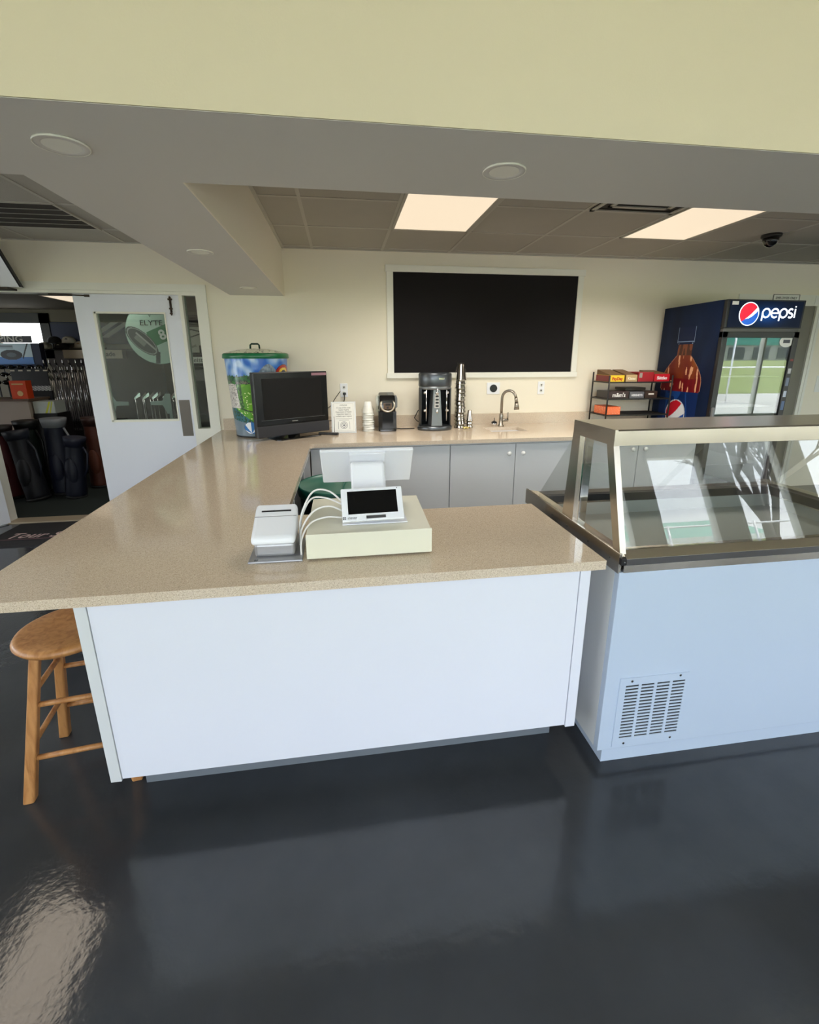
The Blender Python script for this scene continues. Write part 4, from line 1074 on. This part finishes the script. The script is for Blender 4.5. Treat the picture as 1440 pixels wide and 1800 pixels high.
# header light box
hd=MB().box(FX0,FX1,FY,FY+.05,1.905,FH); hd.build('header',FB,t,bevel=.004)
def hcol(u,v):
    d=math.hypot((u-.52)*1.5,(v-.45)*.9); k=max(0,1-d*1.5)
    return (int(2+4*k),int(10+62*k*k),int(30+112*k*k))
painted('lit_header_panel',90,30,lambda u,v:(FX0+.028+(FX1-FX0-.05)*u,FY-.003,1.915+.235*v),hcol,attr_mat('header_lit',.35,emit=.30,spec=.15),t)
LW=mat('lit_white',srgb(245,250,255),.4,emit=((.9,.96,1),.42)); LR=mat('lit_red',srgb(214,20,50),.4,emit=(srgb(214,20,50),.30)); LB=mat('lit_blue',srgb(20,84,180),.4,emit=(srgb(20,84,180),.30))
gx,gz,gr_=3.838,2.034,.098
def disc_part(name,test,mm,y):
    mb=MB(); n=64; 
    # raster strips inside the disc
    rows=60
    for j in range(rows):
        z0=-gr_+2*gr_*j/rows; z1=z0+2*gr_/rows; zm=(z0+z1)/2; hw=math.sqrt(max(0,gr_*gr_-zm*zm))
        cols=60; run=None
        for i in range(cols+1):
            x=-hw+2*hw*(i+.5)/cols; ins_=i<cols and test(x/gr_,zm/gr_)
            if ins_ and run is None: run=-hw+2*hw*i/cols
            if (not ins_) and run is not None:
                xe=-hw+2*hw*i/cols; mb.box(gx+run,gx+xe,y,y+.002,gz+z0,gz+z1); run=None
    return mb.build(name,mm,t)
up=lambda x,z: z> -.55+.55*(x+1)+.35*(x*x-1)*.6+ .28*x
wh=lambda x,z: z> -.62+.22*(x+1)+.55*max(0,x)**1.6
disc_part('globe_red',lambda x,z:up(x,z),LR,FY-.0065); disc_part('globe_white',lambda x,z:(not up(x,z)) and wh(x,z),LW,FY-.0065); disc_part('globe_blue',lambda x,z:(not up(x,z)) and not wh(x,z),LB,FY-.0065)
m=MB(); n=56
for i in range(n):
    a0,a1=2*PI*i/n,2*PI*(i+1)/n
    m.prism([(gx+.098*math.cos(a0),gz+.098*math.sin(a0)),(gx+.106*math.cos(a0),gz+.106*math.sin(a0)),(gx+.106*math.cos(a1),gz+.106*math.sin(a1)),(gx+.098*math.cos(a1),gz+.098*math.sin(a1))],FY-.0065,FY-.0045)
m.build('globe_ring',LW,t)
y0,y1=FY-.0065,FY-.0045; zb=2.005; ht=.078; wd=.0135; r_=ht/2
def letter(pts_list):
    m=MB()
    for p in pts_list: ribbon(m,p,wd,y0,y1)
    o=m.build('logo_letter',LW,t); return o
def P_(x): c=x+r_; return [arc(c,zb+r_,r_,0,360,22),[(c-r_,zb+r_),(c-r_,zb-.030)]]
def E_(x): c=x+r_; return [arc(c,zb+r_,r_,0,310,20),[(c-r_,zb+r_),(c+r_,zb+r_)]]
def S_(x): 
    r2=ht/4; c=x+r2*1.15; return [arc(c,zb+ht-r2,r2,40,270,12,r2*1.15)+arc(c,zb+r2,r2,90,-140,12,r2*1.15)]
letter(P_(3.982)); letter(E_(4.076)); letter(P_(4.170)); letter(S_(4.264)); 
letter([[(4.333,zb),(4.333,zb+ht)],[(4.333,zb+ht+.017),(4.333,zb+ht+.024)]])
box('header_sticker',3.645,3.71,FY-.006,FY-.003,2.115,2.145,PAPER,t)
# door
dz0,dz1=.26,1.875
m=MB().box(FX0,FX0+.058,FY,FY+.045,dz0,dz1).box(FX1-.058,FX1,FY,FY+.045,dz0,dz1).box(FX0,FX1,FY,FY+.045,dz1-.055,dz1).box(FX0,FX1,FY,FY+.045,dz0,dz0+.06)
dr=m.build('door_frame',FB,t,bevel=.003)
box('hinge_gap',FX0+.01,FX1-.01,FY+.012,FY+.05,1.873,1.91,mat('hinge_grey',srgb(92,90,88),.4,.4),t)
box('pane',FX0+.058,FX1-.058,FY+.012,FY+.018,dz0+.06,dz1-.055,GLASSF,dr)
box('door_handle',FX0+.006,FX0+.03,FY-.03,FY-.001,.98,1.16,GREYP,dr,bevel=.006)
MB().cyl((0,0,0),(0,0,.001),1,n=32).xf(Matrix.Translation((4.322,FY+.0115,1.785))@Matrix.Rotation(PI/2,4,'X')@Matrix.Diagonal((.078,.052,1,1))).build('oval_sticker',PAPER,dr)
box('sticker_drawing',4.285,4.36,FY+.0095,FY+.0103,1.772,1.803,mat('grey_ink',srgb(90,92,96),.6),dr)
# vertical lettering stickers on the right door rail
for i,(z,h,c_) in enumerate(((1.60,.02,(120,40,40)),(1.48,.05,(200,200,204)),(1.36,.08,(120,130,150)),(1.25,.06,(196,204,220)),(1.12,.09,(90,112,150)))):
    box('rail_sticker',FX1-.046,FX1-.012,FY-.001,FY+.0005,z,z+h,mat('sticker_%d'%i,srgb(*c_),.5),dr)

# =================================================================== SHOP BEYOND THE DOORWAY
SY=9.05; SZ=2.46
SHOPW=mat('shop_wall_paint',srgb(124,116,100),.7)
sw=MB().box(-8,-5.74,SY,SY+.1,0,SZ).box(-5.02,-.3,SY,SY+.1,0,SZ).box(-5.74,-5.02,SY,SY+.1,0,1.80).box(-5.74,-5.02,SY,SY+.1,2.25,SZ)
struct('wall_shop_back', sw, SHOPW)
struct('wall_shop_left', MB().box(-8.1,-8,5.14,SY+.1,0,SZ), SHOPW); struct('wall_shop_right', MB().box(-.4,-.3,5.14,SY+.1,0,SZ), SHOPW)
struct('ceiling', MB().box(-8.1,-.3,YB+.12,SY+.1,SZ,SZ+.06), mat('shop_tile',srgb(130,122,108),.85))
struct('trim_8', MB().box(-5.88,-5.72,SY-.03,SY+.0,1.66,2.40).box(-5.04,-4.90,SY-.03,SY+.0,1.66,2.40).box(-5.88,-4.90,SY-.03,SY,2.235,2.40).box(-5.88,-4.90,SY-.03,SY,1.66,1.81), mat('dark_window_frame',srgb(52,52,52),.5))
struct('window_12', MB().box(-5.74,-5.02,SY+.04,SY+.046,1.80,2.25), GLASS)
troffer(-2.75,-2.15,5.55,6.15,SZ,'added ceiling panel, out of view, brightening the disc behind the closed door',EMI2,'shop ceiling lights',power=1.6)  # helper panel out of view, added to light the disc and sidelight poster
troffer(-3.90,-3.30,7.06,7.83,SZ,'lit ceiling panel glimpsed through the top of the open doorway',EMI2,'shop ceiling lights')
# backlit garment of printed posters
t=thing('wall_poster','navy poster with two slanted white stripes on the shop back wall','poster',(-4.5,SY-.01,2.1))
def navy(u,v):
    x=u*1.25; s=x-.55*v
    if v>.30 and (0.42<s<.54 or .62<s<.74): return (196,196,190)
    if v>.9 : return (24,34,62)
    return (18,32,70)
painted('sheet',110,60,lambda u,v:(-4.94+1.3*u,SY-.012,1.90+.36*v),navy,attr_mat('printed_poster',.5),t,thick=.006)
t=thing('brand_sign','long dark sign with pale PING lettering in front of the shop window','sign',(-5.0,8.0,2.03))
box('panel',-5.55,-4.63,8.0,8.02,1.885,1.985,mat('sign_charcoal',srgb(44,44,46),.5),t,bevel=.003)
text('lettering','PING',.125,(-4.91,7.998,1.935),mat('pale_letter',srgb(190,186,176),.5),t,sx=1.2,bold=.002)
t=thing('club_display_box','pale blue driver display box standing under the PING sign','display box',(-4.98,8.0,1.57))
box('box_body',-5.20,-4.55,8.02,8.14,1.50,1.88,mat('navy_card',srgb(20,30,60),.6),t)
def blu(u,v):
    if v>.72 and .08<u<.5 and (abs(v-.86)<.03 or (abs(v-.77)<.02)): return (20,24,30)
    dx=(u-.42)/.30; dz=(v-.45)/.24
    if dx*dx+dz*dz<1: return (14,16,20) if dx*dx+dz*dz>.2 else (70,84,90)
    if u>.72 and v> (1.05-u)*0+ .15+ (1-u)*.4 and abs((u-.72)-(v-.3)*.28)<.02: return (10,12,14)
    if v<.35: return (60,120,190)
    return (186,206,216)
painted('printed_front',70,50,lambda u,v:(-5.16+.50*u,8.012,1.57+.31*v),blu,attr_mat('printed_poster',.5),t)
t=thing('brand_sign','white box sign with black Taylor lettering on the shop shelf','sign',(-4.0,8.4,1.69))
box('box_body',-4.44,-3.55,8.40,8.55,1.655,1.79,mat('cream_card',srgb(206,190,170),.6),t,bevel=.003)
text('lettering','TaylorMade',.10,(-3.90,8.398,1.722),INK,t,bold=.002)
# shelf with caps
t=thing('cap_shelf','dark slatwall shelf carrying a row of caps under the navy poster','shelf',(-4.3,8.75,1.80))
box('board',-5.05,-3.0,8.62,SY-.005,1.795,1.812,DARKM,t); box('slatwall',-5.0,-1.0,SY-.03,SY-.002,.2,1.79,mat('slatwall_brown',srgb(56,46,40),.7),t)
def cap(x,y,z,col,label,rz,front=None):
    t=thing('golf_hat',label,'cap',(x,y,z),rz,'caps on the shop shelf'); t['_base']=(0,0,0)
    m_=mat('cap_%d_%d_%d'%col,srgb(*col),.8)
    MB().lathe([(.098,0),(.100,.02),(.095,.055),(.075,.088),(.040,.105),(.0001,.108)],(0,0,0),24,1,1.08).build('crown',m_,t,W=False)
    vs=[(0,0,0)]; m=MB(); n=14
    inn=[(.098*math.cos(math.radians(200+140*i/n)),.104*math.sin(math.radians(200+140*i/n)),.006) for i in range(n+1)]
    out=[(.098*math.cos(math.radians(200+140*i/n))*1.02,-.09-.095*math.sin(PI*i/n)+.05*(1-math.sin(PI*i/n)),-.0+.004*0+.002) for i in range(n+1)]
    m.add(inn+out,[(i,i+1,n+1+i+1,n+1+i) for i in range(n)],True); o=m.build('brim',m_,t,W=False); md=o.modifiers.new('s','SOLIDIFY'); md.thickness=.004
    if front: MB().ball((0,-.095,.05),.022,7,sx=1.2,sy=.3).build('badge',mat('cap_badge_%s'%front[0],srgb(*front[1]),.6),t,W=False)
    return t
CG=(('white',(225,222,214)),)
cap(-4.86,8.72,1.812,(222,218,206),'white cap at the left end of the shop shelf, logo in front',.2,('grey',(90,90,100)))
cap(-4.74,8.80,1.905,(44,42,40),'black cap resting on the white cap at the left of the shelf',.1,None)
cap(-4.60,8.72,1.812,(48,44,44),'black cap with a pale badge, second on the shop shelf',-.1,('pale',(200,196,190)))
cap(-4.50,8.76,1.905,(214,206,190),'cream cap with a dark badge raised above the black one',.1,('dark',(40,40,40)))
cap(-4.30,8.72,1.83,(210,196,176),'tan cap standing on the white box sign side of the shelf',0,('orange',(180,140,90)))
cap(-4.20,8.78,1.915,(30,34,32),'dark green-black cap with a small green badge above the tan cap',.1,('green',(60,110,90)))
cap(-4.02,8.72,1.82,(220,208,188),'pale cap beside the door edge on the shop shelf',-.15,('tan',(170,150,110)))

# golf clubs: one object each, heads up in racks
def club_iron():
    t=thing('golf_club','tmp','golf club',(0,0,0)); t['_base']=(0,0,0)
    MB().cyl((0,0,0),(0,0,.86),.006,.004,n=6).build('shaft',CHROME,t,W=False)
    MB().hexa([(-.012,-.006,.84),(.060,-.008,.885),(.060,.008,.885),(-.012,.006,.84)],[(-.010,-.004,.875),(.058,-.004,.935),(.058,.004,.935),(-.010,.004,.875)]).build('head',mat('iron_head',srgb(170,166,162),.22,1.0),t,bevel=.003,W=False)
    return t
def club_wood():
    t=thing('golf_club','tmp','golf club',(0,0,0)); t['_base']=(0,0,0)
    MB().cyl((0,0,0),(0,0,.80),.006,.005,n=6).build('shaft',BLACKP,t,W=False)
    MB().ball((.045,0,.83),.055,8,sx=1.1,sy=.9,sz=.62).build('head',BLACKG,t,W=False)
    return t
iron=club_iron(); first=True
LI='chrome-headed iron standing head up in the tall club rack beyond the doorway'
random.seed(9)
for j in range(5):
    for i in range(9):
        x=-4.62+.09*i+random.uniform(-.008,.008)+.03*j; y=7.31+.165*j; z=.501+.10*(j//2)
        rz=random.uniform(-.18,.18)-1.35
        if first: iron.location=(x,y,z); iron.rotation_euler=(0,0,rz); iron['label']=LI; iron['group']='irons in the tall club rack'; first=False
        else: dup(iron,(x,y,z),rz,LI,'irons in the tall club rack')
for i,(dx,z) in enumerate(((0,.90),(.075,.89),(.15,.90),(.24,.89),(.32,.88))):
    dup(iron,(-2.50+dx*1.35+.02,6.02,.321),.4,'steel-shafted iron standing behind the glass pane of the closed door','clubs behind the door glass')
for i in range(7):
    dup(iron,(-2.52+.085*i,6.12,.321),-.3,'steel-shafted iron standing behind the glass pane of the closed door','clubs behind the door glass')
wd_=club_wood(); first=True
LW_='black-headed wood standing in the low rack under the blue display box'
for j in range(3):
    for i in range(6):
        x=-5.25+.125*i+.03*j; y=7.31+.33*j; z=.501+.10*j
        rz=random.uniform(-.1,.1)-1.5
        if first: wd_.location=(x,y,z); wd_['label']=LW_; wd_['group']='woods in the low rack'; first=False
        else: dup(wd_,(x,y,z),rz,LW_,'woods in the low rack')
for (y,z,l) in ((7.24,.50,'lowest front'),(7.57,.60,'middle'),(7.90,.70,'tallest rear')):
    t=thing('club_rack','%s step of the dark stepped rack carrying the irons and woods'%l,'rack',(-4.4,y+.16,0),group='steps of the club rack')
    box('tier',-5.4,-3.55,y,y+.32,0,z,mat('rack_black',srgb(18,16,16),.7),t)
t=thing('price_display','black display card with printed figures in front of the club rack','display card',(-4.35,7.1,1.2))
def pc(u,v):
    if v>.82 and int(u*9)%2==0 and .87<v<.95: return (190,180,160)
    if .0<v<.22 and u>.45 : return (188,186,184) if (int(u*30)+int(v*30))%3 else (60,58,60)
    return (16,14,14)
painted('card',60,50,lambda u,v:(-4.46+.46*u,7.12,1.22+.30*v),pc,attr_mat('printed_poster',.5),t,thick=.004)
box('easel',-4.46,-4.0,7.13,7.16,.0,1.22,mat('rack_black',srgb(18,16,16),.7),t)

# counter with an orange ball carton
t=thing('shop_counter','pale laminate sales counter at the left edge beyond the doorway','counter',(-4.5,6.9,0))
box('body',-5.4,-4.02,6.62,7.05,0,1.12,mat('pale_laminate',srgb(176,160,146),.5),t); box('counter_top',-5.42,-4.0,6.60,7.06,1.12,1.145,mat('counter_brown',srgb(116,96,82),.4),t)
t=thing('ball_carton','orange golf ball carton standing on the shop counter','carton',(-4.12,6.7,1.145))
box('carton',-4.215,-4.03,6.66,6.78,1.1455,1.375,mat('orange_card',srgb(226,74,28),.5),t)
MB().cyl((-4.11,6.655,1.215),(-4.11,6.66,1.215),.034,n=20).build('ball_picture',mat('ball_cream',srgb(230,190,130),.6),t)
box('title_strip',-4.19,-4.06,6.657,6.66,1.325,1.34,mat('ball_cream',srgb(230,190,130),.6),t)
t=thing('shoe_box','pale box with yellow stripes on a low table by the shop counter','box',(-3.9,6.75,.9))
box('table_pedestal',-4.0,-3.72,6.65,6.95,0,.955,mat('rack_black',srgb(18,16,16),.7),t)
def ybox(u,v): return (206,206,60) if abs(u-.55-.25*v)<.045 or abs(u-.72-.2*v)<.03 else (186,190,184)
box('carton',-3.99,-3.74,6.66,6.90,.955,1.11,mat('pale_card',srgb(180,184,178),.6),t)
painted('printed_front',40,20,lambda u,v:(-3.99+.25*u,6.657,.957+.15*v),ybox,attr_mat('printed_poster',.5),t)

# golf bags
def bag_(x,y,h,r,col,trim,label,lean=(0,0),pocket=None,rz=0):
    t=thing('golf_bag',label,'golf bag',(x,y,0),rz,'golf bags beyond the doorway'); t['_base']=(0,0,0)
    cm=mat('bag_%d_%d_%d'%col,srgb(*col),.6); tm=mat('bag_%d_%d_%d'%trim,srgb(*trim),.5)
    def K(z,dx=0,dy=0): return (lean[0]*z+dx,lean[1]*z+dy,z)
    pts=[K(z) for z in (0.0,.06,.3,h*.6,h*.9,h)]; rs=[r*1.05,r*1.12,r*1.1,r*.98,r*.95,r*1.05]
    MB().tube(pts,r,18,rs=rs).build('body',cm,t,W=False)
    MB().tube([K(h-.09),K(h-.02),K(h+.02)],r,18,rs=[r*1.02,r*1.14,r*1.18]).build('cuff',tm,t,W=False)
    MB().tube([K(0),K(.03)],r*1.16,18).build('base',RUBBER,t,W=False)
    MB().ball(K(.34,0,-r*.85),r*.85,9,sx=.8,sy=.55,sz=1.9).build('pocket',mat('bag_%d_%d_%d'%(pocket or col),srgb(*(pocket or col)),.6),t,W=False)
    MB().tube([K(h-.1,r*.95,-.02),K(h*.75,r*1.6,-.05),K(h*.5,r*1.55,-.05),K(h*.35,r*1.05,-.02)],.013,8).build('strap',tm,t,W=False)
    for k,(dx,dy) in enumerate(((-.4,.2),(.3,.3),(.1,-.3))):
        MB().tube([K(h-.05,dx*r,dy*r),K(h+.015,dx*r,dy*r)],r*.25,6).build('divider',BLACKP,t,W=False)
    return t
bag_(-3.52,6.15,.93,.115,(10,16,34),(120,122,126),'navy golf bag with pale grey trim in the middle of the row',(.02,.0),(8,14,36))
bag_(-3.24,6.45,.90,.11,(78,34,18),(50,24,16),'rust orange golf bag behind the navy one',(.03,0),(96,48,28))
bag_(-4.05,6.05,.86,.11,(88,12,18),(26,14,16),'red golf bag at the left edge of the doorway view',(.0,0),(100,16,22))
bag_(-3.86,6.22,.90,.11,(12,30,20),(14,15,15),'dark green golf bag beside the red one',(.0,0))
bag_(-3.70,5.92,.82,.11,(16,18,26),(36,40,50),'charcoal golf bag leaning in front of the green one',(-.12,0))
bag_(-3.30,5.95,.72,.10,(10,16,34),(24,28,46),'low navy golf bag leaning right with a rounded pocket',(.14,0))

# round promo disc and the iron poster seen through the glass
t=thing('promo_disc','large round mint promotional disc with ELYTE lettering behind the door glass','display sign',(-2.08,5.9,1.95))
def disc_c(u,v):
    X=(u-.5)*2; Z=(v-.5)*2
    if X*X+Z*Z>1: return None
    if X*X+Z*Z>.965: return (120,140,130)
    # green band rising to the right
    if X>-.35 and abs((Z+.05)-(.42*(X-.1)))<.27 : band=True
    else: band=False
    # driver head: tilted ellipse
    a=math.radians(-45); hx=-.52; hz=-.25
    p=(X-hx)*math.cos(a)+(Z-hz)*math.sin(a); q=-(X-hx)*math.sin(a)+(Z-hz)*math.cos(a)
    e=(p/.60)**2+(q/.27)**2
    if e<1:
        if e>.86: return (26,32,32)
        if e>.74: return (150,156,150)
        if abs(q-.08)<.03 and p>-.3: return (160,160,154)
        if -.25<p<.15 and abs(q+.03)<.07: return (120,122,118)
        return (46,52,52)
    if -.25<X<.05 and -.98<Z<-.6 and abs(X+.08-(Z+.7)*.12)<.07: return (40,46,46)
    if band: return (22,112,66)
    return (176,200,186)
painted('disc',150,150,lambda u,v:(-2.08+.345*(u-.5)*2,5.90,1.925+.345*(v-.5)*2),disc_c,attr_mat('printed_poster',.5),t,thick=.006)
text('lettering','ELYTE',.082,(-2.135,5.896,2.035),INK,t,sx=1.12); text('number','8',.15,(-2.03,5.895,1.905),mat('pale_letter_white',srgb(214,220,214),.5),t,rot=(PI/2,math.radians(-18),0),bold=.004)
text('chevron','V',.05,(-2.14,5.896,2.115),INK,t)
box('stand_pole',-2.09,-2.07,5.905,5.925,0,1.75,DARKM,t); box('stand_foot',-2.16,-2.0,5.88,5.95,0,.02,DARKM,t)
t=thing('wall_poster','grey poster of a silver iron head seen through the narrow sidelight','poster',(-1.75,6.6,1.85))
def irn(u,v):
    if v>.88: return (50,44,38)
    s=v-.55-.35*(u-.5)
    if abs(s)<.02: return (40,40,38)
    if v>.62 and abs(v-.80+.25*abs(u-.5))<.02: return (50,50,48)
    if v<.25 and abs(u-.5)>.2: return (44,40,38)
    return (186,184,170)
painted('sheet',40,60,lambda u,v:(-2.10+.38*u,6.58,1.72+.36*v),irn,attr_mat('printed_poster',.5),t,thick=.005)
text('lettering','Titleist',.05,(-1.93,6.575,1.79),INK,t,rot=(PI/2,math.radians(-20),0))
t=thing('brand_sign','small white sign with black script seen through the narrow sidelight','sign',(-1.92,6.56,1.62))
box('panel',-2.12,-1.66,6.56,6.57,1.585,1.665,PAPER,t); text('lettering','Titleist',.085,(-1.92,6.557,1.625),INK,t,shear=.2)
t=thing('display_shelving','dark display shelving with stacked grey cartons behind the sidelight','shelving',(-1.9,6.7,0))
box('back',-2.25,-1.55,6.75,6.78,0,2.2,mat('rack_black',srgb(18,16,16),.7),t)
for z in (.9,1.35,1.53,1.70): box('shelf',-2.25,-1.55,6.56,6.75,z,z+.012,DARKM,t)
for x in (-2.2,-1.98,-1.76): box('carton',x,x+.19,6.58,6.74,1.362,1.50,mat('grey_carton',srgb(92,88,84),.6),t)
t=thing('putter_stand','low black stand with pale T-shaped arms behind the door glass','stand',(-2.35,5.85,0))
box('base',-2.72,-1.95,5.74,5.86,0,.60,mat('rack_black',srgb(18,16,16),.7),t)
tag(box('club_bench',-2.72,-1.90,5.97,6.16,0,.32,mat('rack_black',srgb(18,16,16),.7)),'low black bench under the irons behind the door glass','bench')
PG=mat('pale_green_grey',srgb(150,164,156),.5)
for s,x in ((1,-2.66),(-1,-1.98)):
    m=MB().prism([(x,1.02),(x,1.25),(x+s*.05,1.25),(x+s*.09,1.17),(x+s*.22,1.165),(x+s*.22,1.125),(x+s*.09,1.12),(x+s*.05,1.02)],5.72,5.74,'y'); m.box(x,x+.03,5.72,5.74,.55,1.03) if s>0 else m.box(x-.03,x,5.72,5.74,.55,1.03)
    m.build('arm',PG,t)
t=thing('leafy_sprig','small yellow-green leafy sprig showing behind the lower door glass','plant',(-1.98,6.2,1.25))
random.seed(2); m=MB()
for _ in range(60):
    a=random.random()*6.3; r0=random.random()*.05; x,y,z=-1.99+r0*math.cos(a),6.2+r0*math.sin(a),1.22+random.random()*.13
    d=Vector((random.uniform(-1,1),random.uniform(-1,1),random.uniform(-.3,1))).normalized()*.03; q=d.orthogonal().normalized()*.009
    p=Vector((x,y,z)); m.add([p-d,p-q,p+d,p+q],[(0,1,2,3)])
m.build('leaves',mat('leaf_lime',srgb(150,170,60),.5),t)['kind']='stuff'
MB().cyl((-1.99,6.2,.6),(-1.99,6.2,1.24),.006,n=6).build('stem',mat('stem_green',srgb(70,90,40),.6),t)

# door mat
t=thing('door_mat','black entrance mat with pale script in front of the open doorway','mat',(-2.3,4.65,0))
m=MB().hexa([(-3.33,4.30,0),(-1.35,4.30,0),(-1.35,4.95,0),(-3.33,4.95,0)],[(-3.31,4.31,.010),(-1.36,4.31,.010),(-1.36,4.94,.010),(-3.31,4.94,.010)])
m.build('mat_body',mat('mat_black',srgb(22,19,20),.9,bump=(400,.4)),t)
text('lettering','Tour Striker',.19,(-3.20,4.57,.0108),mat('mat_pink',srgb(176,150,146),.8),t,rot=(0,0,0),align='LEFT',ext=.0003,shear=.25,bold=.003,sx=.85)
box('printed_line',-3.28,-1.40,4.475,4.483,.0103,.0112,mat('mat_pink_line',srgb(110,70,78),.8),t)

# =================================================================== OUTDOORS (seen in reflections and through windows)
t=thing('storefront','low grey storefront with a teal band far across the road, mirrored in the fridge door','building',(54,-46,1.4))
box('wall',44,64,-50,-46,1.3,5.6,mat('storefront_grey',srgb(150,150,146),.7),t); box('teal_band',44,64,-46.1,-45.9,3.3,4.3,mat('storefront_teal',srgb(60,140,130),.6),t)
for i in range(5): box('window',45.5+3.6*i,47.8+3.6*i,-46.08,-45.92,1.6,3.0,mat('window_dark',srgb(46,54,60),.2),t)
GRASS=mat('lawn',srgb(118,130,70),.9,bump=(30,.6),noise=(.8,.25))
struct('ground_outside', MB().box(-40,90,-60,-3.12,-.35,-.12).box(-40,-6.62,-3.12,10,-.35,-.12), mat('pale_concrete',srgb(176,174,168),.85,noise=(2,.1)))
lawn=MB().add([(-40,-13,-.115),(90,-13,-.115),(90,-22,1.2),(-40,-22,1.2),(90,-60,1.5),(-40,-60,1.5)],[(0,1,2,3),(3,2,4,5)]); struct('lawn',lawn,GRASS)
t=thing('clubhouse','long white building with a pale green roof, mirrored in the display case glass','building',(16,-24,1.0))
box('wall',6,27,-30,-24,.9,4.2,mat('white_siding',srgb(226,228,224),.6),t); box('roof_edge',5.4,27.6,-30.6,-23.3,4.2,4.6,mat('fascia_white',srgb(244,246,244),.5),t)
MB().prism([(-30.6,4.6),(-23.3,4.6),(-27,6.3)],5.4,27.6,'x').build('roof',mat('roof_green',srgb(120,168,150),.6),t)
for i in range(6): box('window',8+3.2*i,9.6+3.2*i,-24.02,-23.98,1.9,3.3,mat('window_dark',srgb(46,54,60),.2),t)
t=thing('white_railing','white metal railing along the lawn outside, mirrored in the display case','railing',(8,-8,0))
for i in range(18): MB().cyl((-2+1.3*i,-8,-.1),(-2+1.3*i,-8,2.7),.03,n=8).build('post',WHITEP,t)
for z in (1.3,2.65): MB().cyl((-2,-8,z),(20.1,-8,z),.025,n=8).build('rail',WHITEP,t)
BARK=mat('bark_grey',srgb(84,76,72),.9)
def tree(x,y,z,h,seed,label):
    rnd=random.Random(seed); mb=MB()
    def br(p,d,l,r,dep):
        q=p+d*l; mb.cyl(p,q,r,r*.68,n=5,caps=False)
        if dep==0: return
        for _ in range(3 if dep>1 else 4):
            nd=(d+Vector((rnd.uniform(-.75,.75),rnd.uniform(-.75,.75),rnd.uniform(-.15,.55)))).normalized()
            br(q,nd,l*rnd.uniform(.62,.86),r*.62,dep-1)
    br(Vector((x,y,z)),Vector((0,0,1)),h*.28,h*.028,5)
    return tag(mb.build('bare_tree',BARK),label,'tree','bare trees outside')
tree(15.5,-12,.8,9,1,'tall bare tree close outside, mirrored in the right of the display case')
tree(10,-16,1,8,2,'bare tree beyond the lawn, mirrored between the window posts')
tree(21,-17,1,9,5,'bare tree far to the side of the lawn')
t=thing('evergreen_shrub','round dark evergreen tree beside the clubhouse, mirrored in the glass','tree',(10.5,-19,1))
rnd=random.Random(8); mb=MB()
for _ in range(900):
    d=Vector((rnd.gauss(0,1),rnd.gauss(0,1),rnd.gauss(0,1))).normalized()*rnd.uniform(1.2,2.0); p=Vector((10.5,-19,3.7))+Vector((d.x,d.y,d.z*.9))
    q=Vector((rnd.uniform(-1,1),rnd.uniform(-1,1),rnd.uniform(-1,1))).normalized()*.22; s_=q.orthogonal().normalized()*.14; mb.add([p-q,p-s_,p+q,p+s_],[(0,1,2,3)])
mb.build('foliage',mat('evergreen',srgb(52,74,40),.8),t)['kind']='stuff'
MB().cyl((10.5,-19,1),(10.5,-19,3),.18,n=8).build('trunk',BARK,t)

for o in bpy.data.objects:
    if '_base' in o: del o['_base']
